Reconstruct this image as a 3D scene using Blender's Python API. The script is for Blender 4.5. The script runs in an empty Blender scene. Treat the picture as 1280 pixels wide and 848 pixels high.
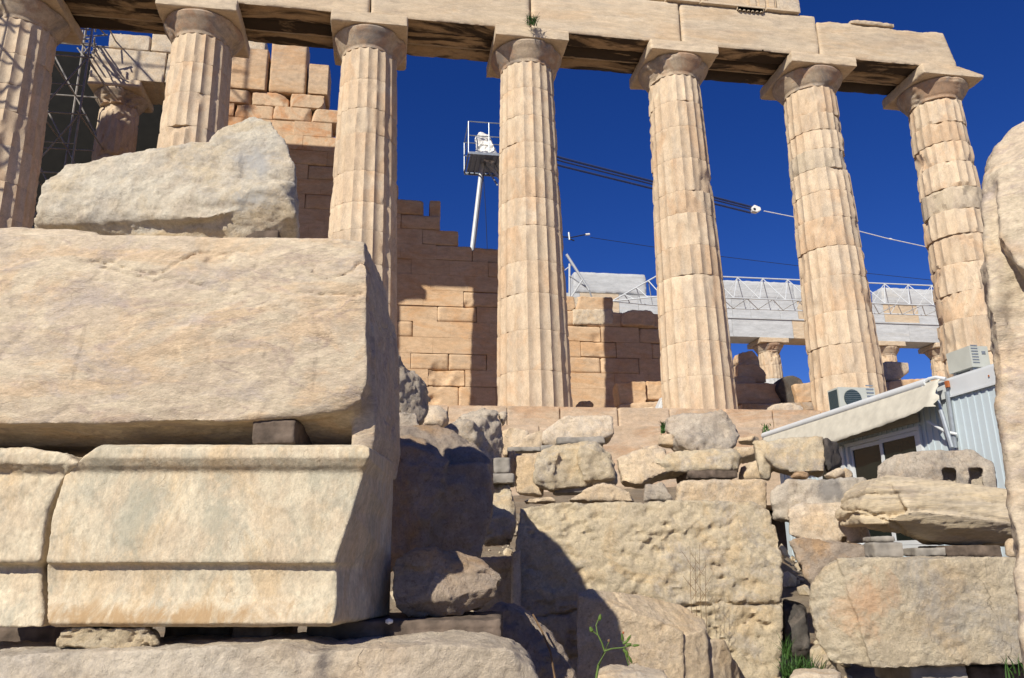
import bpy, bmesh, math, random
import numpy as np
from mathutils import Vector, Matrix
random.seed(7)
rng = np.random.default_rng(7)
C = bpy.context.scene.collection
SC = bpy.context.scene
PI = math.pi

# ------------------------------------------------------------------ camera
F_PX = 980.0                       # focal length in pixels of a 1280 px wide picture
PITCH, ROLL, YAW = 0.2724, -0.0165, 0.1641
CAM = np.array([-3.644, -18.773, -3.388])   # z = 0 is the top step of the temple
FW = np.array([math.sin(YAW)*math.cos(PITCH), math.cos(YAW)*math.cos(PITCH), math.sin(PITCH)])
RT = np.array([math.cos(YAW), -math.sin(YAW), 0.0])
UP = np.cross(RT, FW)
R2 = math.cos(ROLL)*RT + math.sin(ROLL)*UP
U2 = -math.sin(ROLL)*RT + math.cos(ROLL)*UP
HD = np.array([math.sin(YAW), math.cos(YAW), 0.0])      # horizontal heading
cam_d = bpy.data.cameras.new('camera'); cam = bpy.data.objects.new('camera', cam_d); C.objects.link(cam)
cam_d.sensor_width = 36.0; cam_d.lens = 36.0*F_PX/1280.0; cam_d.clip_start = 0.05; cam_d.clip_end = 9000
M = Matrix.Identity(4)
for i in range(3):
    M[i][0] = R2[i]; M[i][1] = U2[i]; M[i][2] = -FW[i]; M[i][3] = CAM[i]
cam.matrix_world = M
SC.camera = cam

# ------------------------------------------------------------------ sky and sun
SUN_AZ = math.radians(41.0)     # to the left of the facade normal
SUN_EL = math.radians(35.0)
SUNV = Vector((-math.sin(SUN_AZ)*math.cos(SUN_EL), -math.cos(SUN_AZ)*math.cos(SUN_EL), math.sin(SUN_EL)))
world = bpy.data.worlds.new('World'); SC.world = world; world.use_nodes = True
wn = world.node_tree.nodes; wl = world.node_tree.links
sky = wn.new('ShaderNodeTexSky'); sky.sky_type = 'NISHITA'; sky.sun_disc = False
sky.sun_elevation = SUN_EL
sky.sun_rotation = math.atan2(SUNV.x, SUNV.y)
sky.altitude = 1500; sky.air_density = 0.8; sky.dust_density = 0.05; sky.ozone_density = 4.0
hs = wn.new('ShaderNodeHueSaturation'); hs.inputs['Saturation'].default_value = 1.27; hs.inputs['Value'].default_value = 0.92
hs.inputs['Hue'].default_value = 0.522
wl.new(sky.outputs[0], hs.inputs['Color'])
bg = wn['Background']; bg.inputs['Strength'].default_value = 0.088
wl.new(hs.outputs[0], bg.inputs['Color'])
sun_d = bpy.data.lights.new('sun', 'SUN'); sun_d.energy = 4.9; sun_d.angle = math.radians(0.5); sun_d.color = (1.0, 0.94, 0.80)
sun = bpy.data.objects.new('sun', sun_d); C.objects.link(sun)
sun.rotation_euler = SUNV.to_track_quat('Z', 'Y').to_euler()
SC.view_settings.view_transform = 'Standard'; SC.view_settings.look = 'None'
SC.view_settings.exposure = 0.30; SC.view_settings.gamma = 1.0; SC.view_settings.use_curve_mapping = False

# ------------------------------------------------------------------ picture -> place
def ray(px, py): return FW + R2*(px-640)/F_PX - U2*(py-424)/F_PX
def at(px, py, w):
    d = ray(px, py); return CAM + d*(w/float(d@HD))
def atY(px, py, Y):
    d = ray(px, py); return CAM + d*((Y-CAM[1])/d[1])
def uwz(u, w, z): return CAM + RT*u + HD*w + np.array([0, 0, z])

# ------------------------------------------------------------------ noise (vectorised)
_perm = rng.permutation(512); _perm = np.concatenate([_perm, _perm, _perm])
_grad = rng.normal(size=(512, 3)); _grad /= np.linalg.norm(_grad, axis=1)[:, None]
def pnoise(p):
    i = np.floor(p).astype(int); f = p-i; u = f*f*f*(f*(f*6-15)+10); i &= 511
    out = 0
    for dx in (0, 1):
        for dy in (0, 1):
            for dz in (0, 1):
                h = _perm[_perm[_perm[(i[:, 0]+dx) & 511]+((i[:, 1]+dy) & 511)]+((i[:, 2]+dz) & 511)] & 511
                g = _grad[h]; d = f-np.array([dx, dy, dz])
                w = (u[:, 0] if dx else 1-u[:, 0])*(u[:, 1] if dy else 1-u[:, 1])*(u[:, 2] if dz else 1-u[:, 2])
                out = out+w*(g*d).sum(1)
    return out*1.6
def fbm(p, s, o=4, seed=0.0):
    a, t = 1.0, 0
    q = np.asarray(p, float)*s+seed*17.31+5.2
    for k in range(o):
        t = t+a*pnoise(q); q = q*2.07+11.3; a *= 0.5
    return t

def facet(p, s, seed=0.0):
    """angular broken-stone relief: every cell of space is its own tilted plane"""
    q = np.asarray(p, float)*s+seed*3.7; b = np.floor(q).astype(int); n = len(q)
    best = np.full(n, 9e9); val = np.zeros(n)
    for dx in (-1, 0, 1):
        for dy in (-1, 0, 1):
            for dz in (-1, 0, 1):
                c = b+np.array([dx, dy, dz]); h = _perm[_perm[_perm[c[:, 0] & 511]+(c[:, 1] & 511)]+(c[:, 2] & 511)] & 511
                g = _grad[h]; r = q-(c+.5+.62*g*np.array([.9, .9, .9])); d = (r*r).sum(1)
                m = d < best; g2 = _grad[(h*7+13) & 511]
                val = np.where(m, (r*g2).sum(1)+.35*g2[:, 0], val); best = np.where(m, d, best)
    return val
# ------------------------------------------------------------------ materials
def nd(nt, t, **k):
    n = nt.nodes.new(t)
    for a, b in k.items(): setattr(n, a, b)
    return n
def mat_plain(name, col, rough=0.7, metal=0.0, var=0.15, scale=6, bump=0.1, spec=0.3):
    m = bpy.data.materials.new(name); m.use_nodes = True; nt = m.node_tree; L = nt.links.new
    b = nt.nodes['Principled BSDF']; b.inputs['Roughness'].default_value = rough; b.inputs['Metallic'].default_value = metal
    b.inputs['Specular IOR Level'].default_value = spec
    tc = nd(nt, 'ShaderNodeTexCoord'); n = nd(nt, 'ShaderNodeTexNoise'); n.inputs['Scale'].default_value = scale; n.inputs['Detail'].default_value = 8
    L(tc.outputs['Object'], n.inputs['Vector'])
    r = nd(nt, 'ShaderNodeValToRGB'); r.color_ramp.elements[0].position = .3; r.color_ramp.elements[1].position = .7
    r.color_ramp.elements[0].color = [c*(1-var) for c in col]+[1]; r.color_ramp.elements[1].color = [min(1, c*(1+var)) for c in col]+[1]
    L(n.outputs[0], r.inputs[0]); L(r.outputs[0], b.inputs['Base Color'])
    bp = nd(nt, 'ShaderNodeBump'); bp.inputs['Strength'].default_value = bump; bp.inputs['Distance'].default_value = .02
    L(n.outputs[0], bp.inputs['Height']); L(bp.outputs[0], b.inputs['Normal'])
    return m
def mat_stone(name, c1, c2, patina, grey, pat=0.5, gry=0.35, vein=0.3, soot=0.0, scale=1.0, bump=0.5, stretch=(1, 1, 1), rand=0.0, pits=0.5, veincol=(.36, .29, .24), rot=(0, 0, 0), spots=(), grain=1.0, crack=.45, cont=False):
    """weathered marble: two tones, orange patina patches, grey lichen, veins and pits"""
    m = bpy.data.materials.new(name); m.use_nodes = True; nt = m.node_tree; L = nt.links.new
    b = nt.nodes['Principled BSDF']; b.inputs['Roughness'].default_value = .82; b.inputs['Specular IOR Level'].default_value = .25
    tc = nd(nt, 'ShaderNodeTexCoord'); oi = nd(nt, 'ShaderNodeObjectInfo')
    cmb = nd(nt, 'ShaderNodeVectorMath', operation='SCALE'); cmb.inputs[0].default_value = (31.7, 17.3, 23.9); L(oi.outputs['Random'], cmb.inputs['Scale'])
    add = nd(nt, 'ShaderNodeVectorMath', operation='ADD'); L(tc.outputs['Object'], add.inputs[0]); L(cmb.outputs[0], add.inputs[1])
    if cont:      # one continuous staining over all the blocks
        add = nd(nt, 'ShaderNodeNewGeometry')
    mp = nd(nt, 'ShaderNodeMapping'); mp.inputs['Scale'].default_value = stretch; mp.inputs['Rotation'].default_value = rot; L(add.outputs[0], mp.inputs[0])
    def noise(s, det=8, rough=.6, dist=0.0, vec=mp):
        n = nd(nt, 'ShaderNodeTexNoise'); n.inputs['Scale'].default_value = s*scale; n.inputs['Detail'].default_value = det
        n.inputs['Roughness'].default_value = rough; n.inputs['Distortion'].default_value = dist; L(vec.outputs[0], n.inputs['Vector']); return n.outputs[0]
    def ramp(src, a, bb, lo=0.0, hi=1.0):
        r = nd(nt, 'ShaderNodeMapRange'); r.inputs['From Min'].default_value = a; r.inputs['From Max'].default_value = bb
        r.inputs['To Min'].default_value = lo; r.inputs['To Max'].default_value = hi; L(src, r.inputs['Value']); return r.outputs[0]
    def mix(fac, A, B, bt='MIX'):
        x = nd(nt, 'ShaderNodeMix', data_type='RGBA', blend_type=bt)
        if isinstance(fac, float): x.inputs[0].default_value = fac
        else: L(fac, x.inputs[0])
        for s, v in ((x.inputs[6], A), (x.inputs[7], B)):
            if isinstance(v, tuple): s.default_value = (*v, 1)
            else: L(v, s)
        return x.outputs[2]
    col = mix(ramp(noise(1.6, 9, .66, .6), .43, .57), c1, c2)
    col = mix(ramp(noise(.9, 6, .65, 1.2),   .50-.14*(pat-.5), .60-.14*(pat-.5), 0, min(1, .35+.6*pat)), col, patina)
    col = mix(ramp(noise(1.3, 8, .74, .5), .51, .62, 0, gry), col, grey)
    # veins: thin ridges of a warped noise
    v = noise(1.1, 5, .5, 1.6)
    sb = nd(nt, 'ShaderNodeMath', operation='SUBTRACT'); L(v, sb.inputs[0]); sb.inputs[1].default_value = .5
    ab = nd(nt, 'ShaderNodeMath', operation='ABSOLUTE'); L(sb.outputs[0], ab.inputs[0])
    vm = nd(nt, 'ShaderNodeMath', operation='MULTIPLY'); L(ramp(ab.outputs[0], 0.0, .035, vein, 0.0), vm.inputs[0]); L(ramp(noise(2.3, 4), .42, .62), vm.inputs[1])
    col = mix(vm.outputs[0], col, veincol)
    mo = nd(nt, 'ShaderNodeMapRange'); L(noise(7, 9, .78), mo.inputs['Value']); mo.inputs['From Min'].default_value = .3; mo.inputs['From Max'].default_value = .7
    mo.inputs['To Min'].default_value = .74; mo.inputs['To Max'].default_value = 1.18
    ms_ = nd(nt, 'ShaderNodeVectorMath', operation='SCALE'); L(col, ms_.inputs[0]); L(mo.outputs[0], ms_.inputs['Scale']); col = ms_.outputs[0]
    # fine cracks: edges of a warped cell pattern, broken up by noise
    wv = nd(nt, 'ShaderNodeTexNoise'); wv.inputs['Scale'].default_value = 2.5*scale; wv.inputs['Detail'].default_value = 9; L(mp.outputs[0], wv.inputs['Vector'])
    wa = nd(nt, 'ShaderNodeVectorMath', operation='SCALE'); L(wv.outputs['Color'], wa.inputs[0]); wa.inputs['Scale'].default_value = 1.1/scale
    wb_ = nd(nt, 'ShaderNodeVectorMath', operation='ADD'); L(wa.outputs[0], wb_.inputs[0]); L(mp.outputs[0], wb_.inputs[1])
    cv = nd(nt, 'ShaderNodeTexVoronoi', feature='DISTANCE_TO_EDGE'); cv.inputs['Scale'].default_value = 1.5*min(scale, 1.6); L(wb_.outputs[0], cv.inputs['Vector'])
    cm = nd(nt, 'ShaderNodeMath', operation='MULTIPLY'); L(ramp(cv.outputs['Distance'], .001, .008, crack, 0.0), cm.inputs[0]); L(ramp(noise(1.7, 4), .51, .60), cm.inputs[1])
    col = mix(cm.outputs[0], col, (c1[0]*.38, c1[1]*.33, c1[2]*.30))
    if pits > 0:
        col = mix(ramp(noise(38/scale, 5, .75), .56, .64, 0, pits*.8), col, (c1[0]*.42, c1[1]*.38, c1[2]*.34))
        col = mix(ramp(noise(9, 6, .8), .35, .68, .14, 0.0), col, (.18, .15, .12))
    sp = nd(nt, 'ShaderNodeMapRange'); L(noise(70/scale, 6, .8), sp.inputs['Value']); sp.inputs['From Min'].default_value = .32; sp.inputs['From Max'].default_value = .68
    sp.inputs['To Min'].default_value = .80; sp.inputs['To Max'].default_value = 1.16
    sq = nd(nt, 'ShaderNodeVectorMath', operation='SCALE'); L(col, sq.inputs[0]); L(sp.outputs[0], sq.inputs['Scale']); col = sq.outputs[0]
    if spots:
        ge = nd(nt, 'ShaderNodeNewGeometry')
        for (loc, rad, sc_, st_) in spots:
            m1 = nd(nt, 'ShaderNodeVectorMath', operation='SUBTRACT'); L(ge.outputs['Position'], m1.inputs[0]); m1.inputs[1].default_value = tuple(float(q) for q in loc)
            m2 = nd(nt, 'ShaderNodeVectorMath', operation='DIVIDE'); L(m1.outputs[0], m2.inputs[0]); m2.inputs[1].default_value = tuple(float(q) for q in rad)
            m3 = nd(nt, 'ShaderNodeVectorMath', operation='LENGTH'); L(m2.outputs[0], m3.inputs[0])
            m4 = nd(nt, 'ShaderNodeMath', operation='MULTIPLY_ADD'); L(noise(2.6, 10, .72, .8), m4.inputs[0]); m4.inputs[1].default_value = 3.4; L(m3.outputs['Value'], m4.inputs[2])
            col = mix(ramp(m4.outputs[0], 1.9, 2.5, st_, 0.0), col, sc_)
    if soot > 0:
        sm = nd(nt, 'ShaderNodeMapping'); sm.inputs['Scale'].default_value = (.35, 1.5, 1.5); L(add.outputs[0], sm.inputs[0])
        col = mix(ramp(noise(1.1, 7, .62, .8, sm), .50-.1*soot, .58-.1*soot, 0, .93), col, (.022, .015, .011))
    if rand > 0:
        rr = nd(nt, 'ShaderNodeMapRange'); L(oi.outputs['Random'], rr.inputs['Value']); rr.inputs['To Min'].default_value = 1-rand; rr.inputs['To Max'].default_value = 1+rand*.45
        sc = nd(nt, 'ShaderNodeVectorMath', operation='SCALE'); L(col, sc.inputs[0]); L(rr.outputs[0], sc.inputs['Scale']); col = sc.outputs[0]
    L(col, b.inputs['Base Color'])
    n1 = noise(48/scale, 8, .78); n2 = noise(190/scale, 3, .75)
    vo = nd(nt, 'ShaderNodeTexVoronoi'); vo.inputs['Scale'].default_value = 85*grain; L(add.outputs[0], vo.inputs['Vector'])
    vr = ramp(vo.outputs['Distance'], 0.0, .45, -.35, 0.0)
    vq = nd(nt, 'ShaderNodeMath', operation='ADD'); L(n2, vq.inputs[0]); L(vr, vq.inputs[1]); n2 = vq.outputs[0]
    cd = nd(nt, 'ShaderNodeMath', operation='MULTIPLY_ADD'); L(cm.outputs[0], cd.inputs[0]); cd.inputs[1].default_value = -.9; L(n1, cd.inputs[2]); n1 = cd.outputs[0]
    ad = nd(nt, 'ShaderNodeMath', operation='MULTIPLY_ADD'); L(n2, ad.inputs[0]); ad.inputs[1].default_value = .30; L(n1, ad.inputs[2])
    bp = nd(nt, 'ShaderNodeBump'); bp.inputs['Strength'].default_value = min(1, bump*1.2); bp.inputs['Distance'].default_value = .022
    L(ad.outputs[0], bp.inputs['Height']); L(bp.outputs[0], b.inputs['Normal'])
    return m
W = dict
MS = {
 'col': mat_stone('patinated_marble', (.60, .455, .315), (.63, .50, .36), (.60, .40, .245), (.42, .37, .31), pat=.5, gry=.35, vein=.25, scale=1.0, bump=.25, stretch=(1, 1, .45), rand=.10, pits=.35),
 'colnew': mat_stone('grey_filled_marble', (0.540, 0.441, 0.330), (0.497, 0.410, 0.300), (0.454, 0.367, 0.280), (0.378, 0.336, 0.290), pat=.3, bump=.3, pits=.3, stretch=(1, 1, .5)),
 'arch': mat_stone('architrave_marble', (.62, .49, .345), (.64, .52, .38), (.60, .43, .27), (.45, .39, .32), pat=.4, gry=.3, vein=.35, scale=.9, bump=.25, stretch=(.35, 1, 1.6), rand=.05, pits=.25),
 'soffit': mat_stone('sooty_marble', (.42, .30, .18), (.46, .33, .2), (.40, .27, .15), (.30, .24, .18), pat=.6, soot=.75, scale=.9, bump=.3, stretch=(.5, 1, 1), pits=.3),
 'cap': mat_stone('capital_marble', (0.480, 0.378, 0.282), (0.564, 0.448, 0.322), (0.432, 0.260, 0.161), (0.264, 0.236, 0.213), pat=.65, gry=.85, soot=.0, vein=.3, bump=.4, pits=.5),
 'wall': mat_stone('cella_marble', (0.605, 0.418, 0.263), (0.648, 0.462, 0.302), (0.605, 0.363, 0.190), (0.497, 0.407, 0.314), pat=.55, gry=.35, vein=.25, bump=.3, stretch=(.5, 1, 1.2), rand=.06, pits=.3, cont=True),
 'wallred': mat_stone('red_stained_marble', (0.636, 0.445, 0.297), (0.636, 0.477, 0.329), (0.594, 0.286, 0.127), (0.530, 0.424, 0.329), pat=.75, gry=.3, bump=.3, pits=.3, rand=.06, cont=True),
 'step': mat_stone('step_marble', (.56, .42, .29), (.60, .46, .33), (.54, .33, .19), (.42, .36, .3), pat=.55, gry=.4, bump=.3, stretch=(.5, 1, 1.5), rand=.06, pits=.3, cont=True),
 'pale': mat_stone('pale_marble', (0.677, 0.567, 0.437), (0.630, 0.511, 0.374), (0.653, 0.472, 0.291), (0.475, 0.422, 0.364), pat=.3, gry=.6, vein=.5, bump=.55, pits=.5, scale=2.6, crack=.35),
 'grey': mat_stone('grey_marble', (0.605, 0.522, 0.420), (0.557, 0.464, 0.367), (0.557, 0.420, 0.284), (0.363, 0.323, 0.284), pat=.25, gry=.75, vein=.3, bump=.8, pits=.7, scale=2.6, crack=.35),
 'bigmid': mat_stone('streaked_marble', (.64, .535, .395), (.56, .455, .34), (.63, .455, .29), (.45, .38, .335), pat=.5, gry=.75, vein=.6, bump=.4, scale=3.4, crack=.3, stretch=(.55, 1, 1.5), rot=(0, .55, 0), pits=.3, veincol=(.36, .27, .24)),
 'mould': mat_stone('moulded_marble', (0.704, 0.578, 0.410), (0.660, 0.525, 0.360), (0.638, 0.452, 0.260), (0.374, 0.357, 0.300), pat=.4, gry=.75, vein=.45, bump=.4, scale=2.2, stretch=(1, 1, .6), rot=(0, .4, 0), pits=.3, veincol=(.26, .26, .23)),
 'warm': mat_stone('warm_marble', (0.681, 0.533, 0.365), (0.636, 0.511, 0.365), (0.636, 0.466, 0.286), (0.468, 0.396, 0.327), pat=.55, gry=.5, vein=.3, bump=.6, pits=.6, scale=2.6, crack=.35),
 'rough': mat_stone('rough_marble', (0.647, 0.538, 0.375), (0.581, 0.488, 0.349), (0.636, 0.477, 0.286), (0.468, 0.420, 0.371), pat=.5, gry=.65, vein=.1, bump=.7, pits=.4, scale=2.6, crack=.35),
 'drum': mat_stone('layered_marble', (0.660, 0.546, 0.385), (0.616, 0.499, 0.340), (0.616, 0.462, 0.280), (0.396, 0.347, 0.290), pat=.35, gry=.6, vein=.6, bump=.5, scale=1.4, stretch=(.3, .3, 2.5), pits=.2),
 'dark': mat_stone('dark_shaded_stone', (0.525, 0.415, 0.319), (0.425, 0.342, 0.271), (0.525, 0.317, 0.153), (0.300, 0.256, 0.224), pat=.6, gry=.6, bump=.8, pits=.7),  # for stones lying in shade: the shade is put into a darker tone
 'new': mat_stone('new_white_marble', (.52, .53, .54), (.48, .49, .50), (.52, .48, .41), (.42, .42, .42), pat=.1, gry=.4, vein=.3, bump=.1, scale=.6, stretch=(.3, 1, 1.5), pits=0, veincol=(.5, .5, .5)),
 'black': mat_stone('black_weathered_and_shade_stone', (.07, .06, .055), (.11, .10, .09), (.12, .09, .07), (.05, .05, .05), bump=.5),  # real black crust, and shade painted as colour on the gap stone
}
MS['wood'] = mat_plain('weathered_timber', (.26, .235, .205), .85, var=.35, scale=9, bump=.5)
MS['wooddark'] = mat_plain('dark_timber', (.12, .09, .07), .9, var=.5, scale=14, bump=.6)
MS['white'] = mat_plain('white_paint', (.56, .58, .60), .45, var=.06, scale=3, bump=.03)
MS['panel'] = mat_plain('pale_blue_sheet_metal', (.47, .535, .575), .5, var=.05, scale=2, bump=.03)
MS['canvas'] = mat_plain('cream_canvas', (.50, .47, .40), .9, var=.1, scale=8, bump=.3)
MS['ac'] = mat_plain('cream_painted_metal', (.44, .45, .41), .5, var=.08, scale=5, bump=.05)
MS['acdark'] = mat_plain('dark_grille', (.03, .05, .06), .5, var=.2, scale=40, bump=.3)
MS['glass'] = mat_plain('dark_window_glass', (.010, .014, .012), .12, var=.3, scale=2, bump=.01, spec=.2)
MS['steel'] = mat_plain('galvanised_steel', (.36, .39, .42), .45, .6, var=.15, scale=12, bump=.05)
MS['scaf'] = mat_plain('dull_scaffold_steel', (.30, .28, .26), .6, .3, var=.2, scale=6, bump=.05)
MS['shadesheet'] = mat_plain('black_shade_sheet', (.005, .0045, .004), .95, var=.4, scale=3, bump=.1)  # near-black: porch shade as colour, and the unseen sun-blocking sheet
MS['rope'] = mat_plain('dark_blue_cable', (.03, .045, .12), .6, var=.1)
MS['wire'] = mat_plain('black_wire', (.02, .025, .04), .6, var=.1)
MS['tarp'] = mat_plain('white_tarpaulin', (.78, .76, .72), .6, var=.12, scale=14, bump=.6)
MS['orange'] = mat_plain('orange_rusted_metal', (.38, .12, .04), .6, var=.2)
MS['brownshade'] = mat_plain('beige_board_and_wall_shade', (.36, .33, .28), .8, var=.1)  # beige cabin lining; on the outer wall it paints the awning's shade
MS['leaf'] = mat_plain('grass_green', (.035, .085, .015), .7, var=.4, scale=20, bump=.05)
MS['stem'] = mat_plain('weed_green', (.10, .16, .03), .6, var=.25, scale=30, bump=.05)
MS['dry'] = mat_plain('dry_stalk', (.16, .10, .055), .8, var=.3, scale=30)
MS['earth'] = mat_stone('dusty_earth', (.22, .17, .12), (.30, .24, .17), (.26, .17, .10), (.16, .15, .13), bump=1.0, scale=1.2)

# ------------------------------------------------------------------ object helpers
def props(o, label=None, cat=None, group=None, kind=None):
    if label: o['label'] = label
    if cat: o['category'] = cat
    if group: o['group'] = group
    if kind: o['kind'] = kind
    return o
def mesh_obj(name, verts, faces, m, parent=None, origin=None, smooth=False, angle=32, mats=None, fmat=None):
    v = np.asarray(verts, float)
    if origin is None:
        origin = np.array([(v[:, 0].min()+v[:, 0].max())/2, (v[:, 1].min()+v[:, 1].max())/2, v[:, 2].min()])
    origin = np.asarray(origin, float)
    me = bpy.data.meshes.new(name); me.from_pydata((v-origin).tolist(), [], [list(f) for f in faces]); me.validate()
    me.materials.append(m)
    for x in (mats or []): me.materials.append(x)
    if fmat is not None: me.polygons.foreach_set('material_index', fmat)
    if smooth:
        me.polygons.foreach_set('use_smooth', [True]*len(me.polygons))
        me.set_sharp_from_angle(angle=math.radians(angle))
    o = bpy.data.objects.new(name, me); C.objects.link(o); o.location = origin
    if parent is not None:
        o.parent = parent; o.location = origin-np.array(parent_world(parent))
    return o
def parent_world(p):
    v = Vector(p.location)
    while p.parent: p = p.parent; v = v+Vector(p.location)
    return v
def empty(name, loc, label, cat, group=None):
    o = bpy.data.objects.new(name, None); C.objects.link(o); o.location = loc; o.empty_display_size = .2
    return props(o, label, cat, group)
class MB:
    """collects boxes and tubes into one mesh"""
    def __init__(s): s.v = []; s.f = []
    def add(s, v, f):
        n = len(s.v); s.v += [tuple(map(float, a)) for a in v]; s.f += [tuple(i+n for i in a) for a in f]; return s
    def box(s, o, a, b, c):
        """o corner, a b c edge vectors"""
        o, a, b, c = map(lambda q: np.array(q, float), (o, a, b, c))
        if np.dot(np.cross(a, b), c) < 0: a, b = b, a
        v = [o, o+a, o+a+b, o+b, o+c, o+a+c, o+a+b+c, o+b+c]
        return s.add(v, [(0, 3, 2, 1), (4, 5, 6, 7), (0, 1, 5, 4), (1, 2, 6, 5), (2, 3, 7, 6), (3, 0, 4, 7)])
    def bx(s, x0, x1, y0, y1, z0, z1): return s.box((x0, y0, z0), (x1-x0, 0, 0), (0, y1-y0, 0), (0, 0, z1-z0))
    def tube(s, pts, r, n=6, cap=True):
        pts = [np.array(p, float) for p in pts]; rings = []
        for i, p in enumerate(pts):
            t = pts[min(i+1, len(pts)-1)]-pts[max(i-1, 0)]; t /= (np.linalg.norm(t)+1e-9)
            a = np.cross(t, (0, 0, 1)) if abs(t[2]) < .9 else np.cross(t, (1, 0, 0)); a /= np.linalg.norm(a); b = np.cross(t, a)
            rr = r[i] if isinstance(r, (list, tuple)) else r
            rings.append([p+rr*(a*math.cos(2*PI*k/n)+b*math.sin(2*PI*k/n)) for k in range(n)])
        v = [q for rg in rings for q in rg]; f = []
        for i in range(len(pts)-1):
            for k in range(n): f.append((i*n+k, (i+1)*n+k, (i+1)*n+(k+1) % n, i*n+(k+1) % n))
        if cap: f.append(tuple(range(n))); f.append(tuple((len(pts)-1)*n+k for k in reversed(range(n))))
        return s.add(v, f)
    def build(s, name, m, parent=None, smooth=False, **k): return mesh_obj(name, s.v, s.f, m, parent, smooth=smooth, **k)

_cut = random.Random(11)
def remeshed(pieces, voxel, cuts=0, cdep=.05):
    """union of convex pieces (lists of points) as a fine even mesh -> verts, faces(numpy)"""
    full = bmesh.new()
    for pts in pieces:
        bm = bmesh.new()
        vs = [bm.verts.new(tuple(p)) for p in pts]
        r = bmesh.ops.convex_hull(bm, input=vs, use_existing_faces=False)
        dele = [g for g in set(r.get('geom_interior', [])+r.get('geom_unused', [])) if isinstance(g, bmesh.types.BMVert) and g.is_valid]
        bmesh.ops.delete(bm, geom=dele, context='VERTS')
        P_ = np.array([tuple(q.co) for q in bm.verts]); cen = P_.mean(0); sz = float(np.median(P_.max(0)-P_.min(0)))
        for _ in range(cuts):      # knock irregular facets off corners and edges
            ed = _cut.choice(list(bm.edges)); t = _cut.random(); m0 = np.array(ed.verts[0].co)*(1-t)+np.array(ed.verts[1].co)*t
            nn = m0-cen; nn /= np.linalg.norm(nn)+1e-9; nn = nn+np.array([_cut.gauss(0, .35) for _ in range(3)]); nn /= np.linalg.norm(nn)
            ext = max(float((P_@nn).max()-m0@nn), 0)
            if ext > cdep*sz*1.2: continue
            co_ = m0-nn*sz*cdep*_cut.uniform(.25, 1)
            gm = list(bm.verts)+list(bm.edges)+list(bm.faces)
            rr_ = bmesh.ops.bisect_plane(bm, geom=gm, plane_co=tuple(co_), plane_no=tuple(nn), clear_outer=True)
            ce = [g for g in rr_['geom_cut'] if isinstance(g, bmesh.types.BMEdge)]
            if len(ce) > 2: bmesh.ops.holes_fill(bm, edges=ce, sides=0)
            P_ = np.array([tuple(q.co) for q in bm.verts])
            if len(P_) < 4: break
        bmesh.ops.recalc_face_normals(bm, faces=bm.faces)
        tm = bpy.data.meshes.new('tp'); bm.to_mesh(tm); bm.free(); full.from_mesh(tm); bpy.data.meshes.remove(tm)
    bm = full
    me = bpy.data.meshes.new('t'); bm.to_mesh(me); bm.free()
    o = bpy.data.objects.new('t', me); C.objects.link(o)
    md = o.modifiers.new('r', 'REMESH'); md.mode = 'VOXEL'; md.voxel_size = voxel; md.adaptivity = 0
    dg = bpy.context.evaluated_depsgraph_get(); ev = o.evaluated_get(dg); em = ev.to_mesh()
    n = len(em.vertices); v = np.empty(n*3); em.vertices.foreach_get('co', v); v = v.reshape(-1, 3)
    lt = np.empty(len(em.polygons), int); em.polygons.foreach_get('loop_total', lt)
    lv = np.empty(len(em.loops), int); em.loops.foreach_get('vertex_index', lv)
    if (lt == 4).all(): f = lv.reshape(-1, 4)
    else: f = [list(lv[a:a+b]) for a, b in zip(np.concatenate([[0], np.cumsum(lt)[:-1]]), lt)]
    ev.to_mesh_clear(); bpy.data.objects.remove(o); bpy.data.meshes.remove(me)
    return v, np.array([q if len(q) == 4 else list(q)+[q[-1]] for q in f]) if not isinstance(f, np.ndarray) else f
def vnormals(v, f):
    n = np.cross(v[f[:, 2]]-v[f[:, 0]], v[f[:, 3]]-v[f[:, 1]]); out = np.zeros_like(v)
    for k in range(4):
        for a in range(3): out[:, a] += np.bincount(f[:, k], n[:, a], len(v))
    return out/(np.linalg.norm(out, axis=1)[:, None]+1e-12)
def laplace(v, f, it):
    e = np.concatenate([f[:, [0, 1]], f[:, [1, 2]], f[:, [2, 3]], f[:, [3, 0]]]); a = np.concatenate([e[:, 0], e[:, 1]]); b = np.concatenate([e[:, 1], e[:, 0]])
    cnt = np.bincount(a, minlength=len(v))
    v = v.copy()
    for _ in range(it):
        s = np.stack([np.bincount(a, v[b, k], len(v)) for k in range(3)], 1)/np.maximum(cnt, 1)[:, None]; v = v*.4+s*.6
    return v
_seed = [0]
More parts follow.
